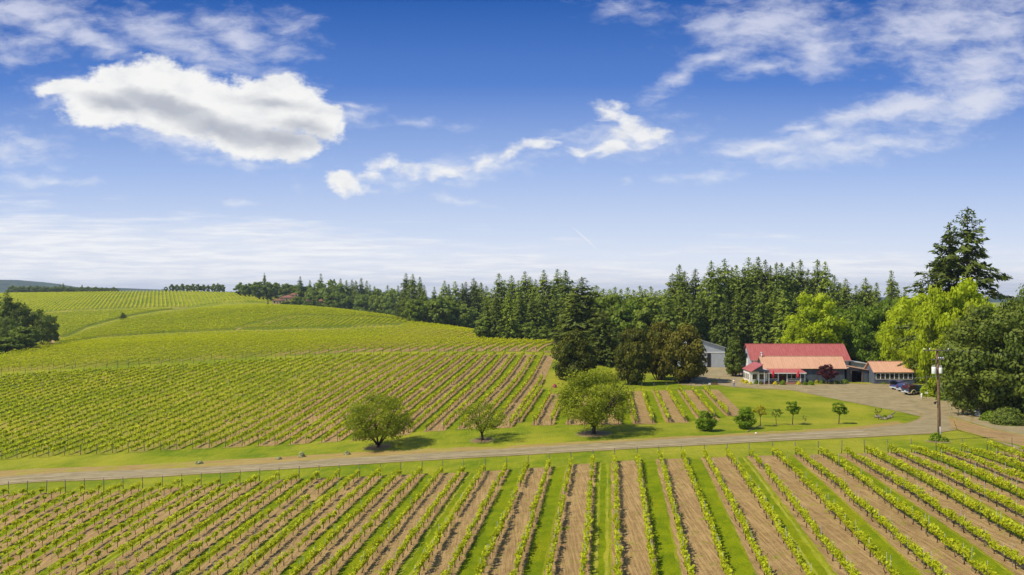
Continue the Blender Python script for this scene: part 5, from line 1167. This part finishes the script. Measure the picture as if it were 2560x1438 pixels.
def pickup(px, py, heading):
    x, y = G(px, py); t_ = thing('pickup_truck', 'dark pickup with maroon canopy and tan wheel arches, nearest of the three vehicles', 'pickup', (x, y, hz(x, y)+.03), heading); w = .93; L = 5.3; r0, f0 = -L/2, L/2
    loft(t_, 'body', [(r0, ring(w*.96, .55, 1.10)), (r0+.1, ring(w, .50, 1.14)), (f0-1.6, ring(w, .50, 1.14)), (f0-.5, ring(w*.97, .52, 1.06)), (f0-.02, ring(w*.90, .58, .92))], M['teal'])
    loft(t_, 'canopy', [(r0+.05, ring(w-.05, 1.12, 1.62, .06)), (r0+.25, ring(w-.04, 1.12, 1.84, .10)), (r0+2.0, ring(w-.04, 1.12, 1.86, .10))], M['maroon'])
    loft(t_, 'cab', [(r0+2.05, ring(w-.06, 1.12, 1.80, .12)), (r0+3.35, ring(w-.06, 1.12, 1.80, .14)), (r0+4.0, ring(w-.08, 1.12, 1.18, .03))], M['teal'])
    for s_ in (-1, 1):
        for (a, b_, o_) in ((r0+.35, r0+1.85, w-.045), (r0+2.2, r0+2.9, w-.066), (r0+2.98, r0+3.45, w-.066)):
            g_ = MB(); q = [(a, s_*(o_+.012), 1.24), (b_, s_*(o_+.012), 1.24), (b_-.08, s_*(o_-.075), 1.70), (a+.04, s_*(o_-.075), 1.70)]
            g_.add(q+[(p_[0], p_[1]-s_*.05, p_[2]) for p_ in q], [(0,1,2,3),(7,6,5,4),(0,4,5,1),(1,5,6,2),(2,6,7,3),(3,7,4,0)]); g_.build('side_window', M['glass'], t_)
        for xx in (r0+1.15, f0-1.05):
            wheel(t_, xx, s_*(w-.06), .40, .28, s_)
            a_ = MB(); a_.tube([(xx+.56*math.cos(th), s_*(w+.03), .42+.56*math.sin(th)) for th in np.linspace(-.15, math.pi+.15, 11)], .085, 6); a_.build('wheel_arch', M['tan'], t_)
        MB().box(r0-.03, s_*(w-.12)-.07, .78, r0+.06, s_*(w-.12)+.07, 1.06).build('tail_light', M['redlamp'], t_)
        MB().box(r0+.3, s_*(w+.004)-.012, .50, f0-.3, s_*(w+.004)+.012, .64).build('side_trim', M['tan'], t_)
    g_ = MB(); q = [(r0+.025, -.66, 1.22), (r0+.025, .66, 1.22), (r0+.16, .60, 1.74), (r0+.16, -.60, 1.74)]; g_.add(q+[(p_[0]+.05, p_[1], p_[2]) for p_ in q], [(3,2,1,0),(4,5,6,7),(0,1,5,4),(1,2,6,5),(2,3,7,6),(3,0,4,7)]); g_.build('rear_window', M['glass'], t_)
    MB().box(r0-.14, -w+.05, .50, r0, w-.05, .68).build('bumper', M['silver'], t_); MB().box(r0-.036, -.2, .72, r0-.003, .2, .84).build('number_plate', M['plate'], t_)
pickup(2289, 986, R(20))

# ------------------------------------------------------------------ utility pole
x, y = G(2348, 1101); z = hz(x, y); hp = CH-(872-HY)/F*y-z
up_ = thing('utility_pole', 'tall brown wooden utility pole with two white transformers by the road bend', 'utility pole', (x, y, z))
pole = MB().tube([(0, 0, -.5), (-.03, 0, hp*.3), (-.10, 0, hp*.6), (-.28, 0, hp)], [.19, .175, .155, .125], 12)
M['polewood'] = plain('creosoted_pole', (0.155, 0.085, 0.048), 0.85, 0.35, 3); pole.build('pole', M['polewood'], up_)
k = y/F
def zz(py): return CH-(py-HY)/F*y-z
a_ = MB().box(-.28-1.75*1.0, -.22, zz(877), -.28+1.45, -.10, zz(877)+.11); a_ = a_.build('crossarm', M['post'], up_)
for dx_ in (-1.62, -.95, 1.28): MB().tube([(-.28+dx_, -.16, zz(877)+.10), (-.28+dx_, -.16, zz(877)+.24), (-.28+dx_, -.16, zz(877)+.30)], [.03, .075, .04], 8).build('insulator', M['white'], a_)
a_ = MB().box(-.25-.85, -.24, zz(900), -.25+.72, -.12, zz(900)+.10).build('crossarm', M['post'], up_)
for dx_ in (.10, .35, .62): MB().tube([(-.25+dx_, -.18, zz(900)+.09), (-.25+dx_, -.18, zz(900)+.30), (-.25+dx_, -.18, zz(900)+.36)], [.03, .09, .05], 8).build('insulator', M['silver'], a_)
for dx_, za_, zb_, r_ in ((-.66, 934.5, 917.5, .25), (.14, 933.5, 919, .20)):
    b_ = MB(); z0, z1 = zz(za_), zz(zb_)
    b_.tube([(dx_-.05, -.12, z0), (dx_-.05, -.12, z0+.03), (dx_-.05, -.12, z1-.05), (dx_-.05, -.12, z1)], [r_*.93, r_, r_, r_*.9], 18); b_ = b_.build('transformer', M['white'], up_)
    for q in (-.08, .08): MB().tube([(dx_-.05+q, -.12, z1), (dx_-.05+q, -.12, z1+.26)], [.05, .025], 6).build('bushing', M['silver'], b_)
MB().tube([(-.2, 0, zz(940)), (-.62, -.1, zz(941.5))], .03, 5).tube([(-.2, 0, zz(940)), (.22, -.1, zz(943))], .03, 5).build('bracket', M['silver'], up_)
fl = MB(); fl.tube([(-.05, 0, zz(1002)), (-.30, -.05, zz(1004)), (-.42, -.08, zz(1005.5))], .035, 5); fl.tube([(-.40, -.08, zz(1004.5)), (-.62, -.12, zz(1008))], [.09, .16], 8); fl.build('flood_lamp', M['dark'], up_)
cd = MB().tube([(.03, -.20, -.1), (.0, -.20, zz(1066))], .055, 6); cd.build('conduit', M['silver'], up_)
# wires from the pole
def wire(p0, p1, sag, name, label):
    p0 = Vector(p0); p1 = Vector(p1); pts = [p0.lerp(p1, i/24)-Vector((0, 0, sag*4*(i/24)*(1-i/24))) for i in range(25)]
    o_ = MB().tube(pts, 0.012, 4).build(name, M['slate'])
    o_['label'] = label; o_['category'] = 'wire'; return o_
Pw_ = Vector((x, y, z))
wire(Pw_+Vector((-.25, 0, zz(940))), (X1, 172.0, G0+3.6), 1.1, 'power_line', 'thin sagging wire from the utility pole to the tasting room')
wire(Pw_+Vector((-.2, 0, zz(942))), (79.0, 170.2, G0+3.0), 0.7, 'power_line', 'thin wire from the utility pole to the workshop')
wire(Pw_+Vector((1.2, 0, zz(876))), (112, 118, 12), 0.9, 'power_line', 'thin wire from the pole\'s crossarm towards the right edge')
gx, gy = G(2393, 1075); gz_ = hz(gx, gy)
gw = thing('guy_wire', 'slanting guy wire with a yellow guard anchored right of the utility pole', 'wire', (gx, gy, gz_))
p1 = Pw_+Vector((-.1, 0, zz(945)))-Vector((gx, gy, gz_)); MB().tube([(0, 0, -.1), tuple(p1)], .014, 4).build('cable', M['silver'], gw)
M['yellow'] = plain('yellow_plastic', (0.62, 0.45, 0.03), 0.5, 0.08); MB().tube([tuple(p1*.005), tuple(p1*.22)], .05, 6).build('guard', M['yellow'], gw)

# ------------------------------------------------------------------ umbrellas, tables, signs
for (px, lb) in ((1934, 'folded red parasol at the left half of the porch'), (1996.5, 'folded red parasol at the right half of the porch')):
    D = 168.9; xx = (px-CX)/F*D; u_ = thing('parasol', lb, 'parasol', (xx, D+.3, G0+.34), 0, 'folded red parasols on the winery porch')
    MB().tube([(0, 0, 0), (0, 0, 2.75)], .03, 6).build('pole', M['wood'], u_)
    MB().tube([(0, 0, .95), (0, 0, 1.0), (0, 0, 1.55), (0, 0, 2.2), (0, 0, 2.6)], [.16, .24, .27, .19, .05], 9).build('canopy', M['umb'], u_)
    MB().tube([(0, 0, 0), (0, 0, .08)], .25, 10).build('base', M['dark'], u_)
def table(px, py, rz, lb):
    x, y = G(px, py); t_ = thing('picnic_table', lb, 'picnic table', (x, y, hz(x, y)), rz)
    tp = MB()
    for i in range(5): tp.box(-.9, -.38+i*.155, .72, .9, -.38+i*.155+.14, .76)
    tp.build('tabletop', M['wood'], t_)
    for s_ in (-1, 1):
        MB().box(-.9, s_*.72-.13, .43, .9, s_*.72+.13, .47).build('bench', M['wood'], t_)
    for s_ in (-.65, .65):
        MB().tube([(s_, -.72, 0), (s_, .3, .72)], .045, 4).tube([(s_, .72, 0), (s_, -.3, .72)], .045, 4).box(s_-.04, -.8, .37, s_+.04, .8, .43).build('leg', M['wood'], t_)
table(1548, 951, .3, 'brown picnic table in the shade beneath the second dark maple'); table(1600, 948, 1.2, 'brown picnic table under the maples, nearest the small vine plot')
table(1648, 950, -.2, 'reddish picnic table in the shade between the right maples')
x, y = G(1848, 938); t_ = thing('bench', 'low weathered timber bench at the left end of the barn', 'bench', (x, y, hz(x, y)), .05)
MB().box(-1.9, -.2, .42, 1.9, .2, .50).build('seat', M['wood'], t_); MB().box(-1.9, .2, .55, 1.9, .25, .85).build('backrest', M['wood'], t_)
for q in (-1.6, 0, 1.6): MB().box(q-.06, -.18, 0, q+.06, .24, .42).build('leg', M['wood'], t_)
x, y = G(1774, 971); t_ = thing('sign', 'small white sign board on a post at the corner of the vine plot', 'sign', (x, y, hz(x, y)))
MB().box(-.04, -.04, -.1, .04, .04, 1.0).build('post', M['wood'], t_); MB().box(-.22, -.07, .75, .22, -.042, 1.08).build('board', M['white'], t_)
x, y = G(1783, 962); t_ = thing('planter', 'low timber planter box by the yard left of the person', 'planter', (x, y, hz(x, y)))
MB().box(-.9, -.3, 0, .9, .3, .42).build('box', M['wood'], t_); MB().box(-.84, -.25, .40, .84, .25, .44).build('soil', M['dark'], t_)
x, y = G(2316, 997); t_ = thing('sign', 'white sign on a thin pole at the yard edge beside the pickup', 'sign', (x, y, hz(x, y)))
MB().tube([(0, 0, -.1), (0, 0, 4.4)], .035, 6).build('post', M['post'], t_); MB().box(-.26, -.10, .95, .26, -.065, 1.3).build('board', M['white'], t_)
x, y = G(2304, 997); t_ = thing('bollard', 'thick white bollard standing left of the white sign', 'bollard', (x, y, hz(x, y)))
MB().tube([(0, 0, -.1), (0, 0, .92), (0, 0, 1.0)], [.16, .16, .10], 12).build('post', M['white'], t_); MB().tube([(0, 0, .7), (0, 0, .78)], .168, 12).build('band', M['silver'], t_)
for i, (px, py, lb, w_) in enumerate([(2280, 1002, 'pale blue-grey bin in the shade under the oak', .5)]):
    x, y = G(2443, 1040); t_ = thing('bin', lb, 'bin', (x, y, hz(x, y))); MB().box(-.3, -.3, 0, .3, .3, .85).build('body', M['silver'], t_); MB().box(-.33, -.33, .85, .33, .33, .92).build('lid', M['slate'], t_)
# rock pile and driftwood
M['rock'] = plain('pale_rock', (0.20, 0.16, 0.11), 0.9, 0.4, 3); rg = random.Random(5)
for i, (px, py, s_, lb) in enumerate([(2195, 1045, .42, 'largest pale rock at the left end of the rock pile'), (2204, 1048, .25, 'small low rock second in the rock pile'), (2213, 1049, .30, 'brown rock in the middle of the rock pile'), (2222, 1047, .34, 'rough rock right of the weed in the rock pile'), (2228, 1044, .28, 'rock at the right end of the pile under the log')]):
    x, y = G(px, py); z = hz(x, y); m_ = MB(); m_.sphere((0, 0, s_*.45), (s_*1.3, s_, s_*.75), 9, 6)
    m_.v[0] = m_.v[0]*(1+0.16*np.sin(m_.v[0]*(9+i)+i)[:, [1, 2, 0]]); thing('rock', lb, 'rock', (x, y, z), i*1.3, 'rocks in the lawn island', m_.build('rock', M['rock'], link=False))
x, y = G(2230, 1042); thing('log', 'bleached driftwood log leaning on the rock pile', 'log', (x, y, hz(x, y)), .3, None, MB().tube([(-.5, 0, .15), (0, .05, .35), (.45, 0, .62), (.7, 0, .8)], [.13, .11, .08, .03], 7).build('log', M['post'], link=False))
x, y = G(1868, 1081); x2, y2 = G(1903, 1063); thing('pipe', 'long grey pipe lying on the grass beside the larger shrub', 'pipe', (x, y, hz(x, y)+.06), 0, None, MB().tube([(0, 0, 0), (x2-x, y2-y, hz(x2, y2)-hz(x, y)+.05)], .04, 6).build('pipe', M['post'], link=False))
x, y = G(1890, 1085); m_ = MB().sphere((0, 0, .1), (.16, .13, .11), 8, 5); thing('rock', 'small white stone at the edge of the road', 'rock', (x, y, hz(x, y)), 0, None, m_.build('rock', M['white'], link=False))
# bare earth circles under the orchard trees
M['mulch'] = mat('mulch', lambda t, g, o: (lambda rim, n: (t.mix(t.smooth(t.math('ADD', rim, t.math('MULTIPLY', t.math('SUBTRACT', n, .5), 1.8)), .2, .6), grasscol(t, g)[0], t.mix(n, (0.13, 0.085, 0.035), (0.27, 0.18, 0.08))), n))(t.node('ShaderNodeAttribute', attribute_name='rim').outputs['Fac'], t.noise(g, 2.5, 6, 0.75)), 0.95, bump=.7, bd=.08)
V = []; Rr = []
discs = [(945, 1119, 2.2), (1206, 1101, 2.0), (1484, 1085, 2.8), (1981, 1062, .55), (1941, 1062, .5), (2097, 1060, .5), (1901, 1066, .6), (2345, 1104, 1.6), (2011, 1058, .4)]
for i, (px, py, r_) in enumerate(discs):
    x, y = G(px, py); rr = np.linspace(0, 1, 7); th = np.linspace(0, 2*math.pi, 33); X_ = x+r_*rr[:, None]*np.cos(th); Y_ = y+r_*rr[:, None]*np.sin(th)
    P3 = np.stack([X_, Y_, HZ(X_, Y_)+.026], -1)[:, ::-1]; me = gridmesh('mulch', P3, M['mulch'], {'rim': np.repeat((1-rr)[:, None], 33, 1)*2}); struct(obj('mulch', me))

# ------------------------------------------------------------------ person on the yard
M['skin'] = plain('skin', (0.50, 0.29, 0.20), 0.6, 0.05); M['jeans'] = plain('blue_jeans', (0.14, 0.21, 0.42), 0.9, 0.12, 8); M['shirt'] = plain('white_shirt', (0.72, 0.66, 0.58), 0.9, 0.06, 8)
M['vest'] = plain('orange_vest', (0.62, 0.22, 0.10), 0.8, 0.08, 8); M['hat'] = plain('grey_blue_hat', (0.25, 0.33, 0.42), 0.8, 0.08, 8); M['hair'] = plain('brown_hair', (0.06, 0.035, 0.02), 0.8, 0.2, 8)
def skinmesh(name, pts, edges, rad, m_, parent, root=0):
    me = bpy.data.meshes.new(name); me.from_pydata(pts, edges, []); me.materials.append(m_); o_ = obj(name, me, parent)
    sk = o_.modifiers.new('skin', 'SKIN'); sk.use_smooth_shade = True
    for i, r_ in enumerate(rad): me.skin_vertices[0].data[i].radius = r_ if hasattr(r_, '__len__') else (r_, r_)
    me.skin_vertices[0].data[root].use_root = True
    sb = o_.modifiers.new('sub', 'SUBSURF'); sb.levels = 1; sb.render_levels = 2; return o_
x, y = G(1835, 969); pr_ = thing('person', 'person in blue jeans, orange and white top and pale blue hat standing on the gravel', 'person', (x, y, hz(x, y)+.04), R(-20))
body = [(0,0,.95),(0,0,1.12),(0,0,1.32),(0,0,1.46),(0,.005,1.55),(0,-.01,1.66),  # pelvis..head
        (.10,0,.92),(.11,.0,.50),(.12,.03,.09),(.13,-.12,.03), (-.10,0,.92),(-.13,-.04,.50),(-.14,0,.09),(-.15,-.15,.03),
        (.19,0,1.42),(.25,.02,1.15),(.24,-.08,.92),(.24,-.11,.84), (-.19,0,1.42),(-.26,.02,1.16),(-.22,-.12,.95),(-.21,-.16,.88)]
ed = [(0,1),(1,2),(2,3),(3,4),(4,5),(0,6),(6,7),(7,8),(8,9),(0,10),(10,11),(11,12),(12,13),(3,14),(14,15),(15,16),(16,17),(3,18),(18,19),(19,20),(20,21)]
rad = [.13,.115,.14,.10,.05,(.085,.10),.085,.058,.042,.04,.085,.058,.042,.04,.055,.042,.032,.035,.055,.042,.032,.035]
skinmesh('body', body, ed, rad, M['skin'], pr_)
for hx, hy, hz_, sg in ((.24, -.11, .84, 1), (-.21, -.16, .88, -1)):
    for i in range(4): MB().tube([(hx+(i-1.5)*.018, hy-.01, hz_), (hx+(i-1.5)*.021, hy-.03, hz_-.06), (hx+(i-1.5)*.02, hy-.02, hz_-.095+.008*abs(i-1.5))], [.011, .009, .006], 5).build('finger', M['skin'], pr_)
    MB().tube([(hx-sg*.03, hy-.01, hz_+.02), (hx-sg*.055, hy-.03, hz_-.02), (hx-sg*.05, hy-.04, hz_-.05)], [.012, .01, .007], 5).build('thumb', M['skin'], pr_)
skinmesh('jeans', [(0,0,1.0),(.09,0,.90),(.11,0,.50),(.12,.03,.11),(-.09,0,.90),(-.13,-.04,.50),(-.14,0,.11)], [(0,1),(1,2),(2,3),(0,4),(4,5),(5,6)], [.145,.105,.078,.062,.105,.078,.062], M['jeans'], pr_)
skinmesh('shirt', [(0,0,.98),(0,0,1.18),(0,0,1.36),(0,0,1.46),(.19,0,1.42),(.25,.02,1.17),(-.19,0,1.42),(-.26,.02,1.18)], [(0,1),(1,2),(2,3),(3,4),(4,5),(3,6),(6,7)], [.15,.145,.165,.11,.075,.062,.075,.062], M['shirt'], pr_, 1)
skinmesh('vest', [(0,0,1.04),(0,0,1.20),(0,0,1.38)], [(0,1),(1,2)], [(.162,.158),(.165,.16),(.172,.17)], M['vest'], pr_)
MB().sphere((0, .015, 1.70), (.092, .108, .10), 10, 7).build('hair', M['hair'], pr_)
MB().tube([(0,0,1.735),(0,0,1.745)], .19, 16).tube([(0,0,1.74),(0,0,1.80),(0,0,1.845)], [.112, .105, .07], 14).build('hat', M['hat'], pr_)
f_ = MB()
for sg in (-1, 1): f_.sphere((sg*.034, -.098, 1.675), .011, 6, 4)
f_.build('eyes', M['dark'], pr_); MB().tube([(0, -.10, 1.68), (0, -.125, 1.645)], [.008, .016], 6).build('nose', M['skin'], pr_); MB().box(-.025, -.108, 1.607, .025, -.098, 1.615).build('mouth', M['darkred'], pr_)

# air: far things pale a little
hzb = MB().box(-8600, -150, -75, 8600, 6800, 68); M['haze'] = bpy.data.materials.new('haze'); M['haze'].use_nodes = True; t = NT(M['haze'].node_tree); t.n.clear()
pv_ = t.node('ShaderNodeVolumePrincipled'); pv_.inputs['Color'].default_value = (0.62, 0.74, 0.95, 1); pv_.inputs['Density'].default_value = 0.00010; pv_.inputs['Anisotropy'].default_value = 0.2
mo = t.node('ShaderNodeOutputMaterial'); t.l.new(pv_.outputs[0], mo.inputs['Volume']); hb = hzb.build('haze', M['haze']); hb['kind'] = 'stuff'
S.cycles.volume_bounces = 0
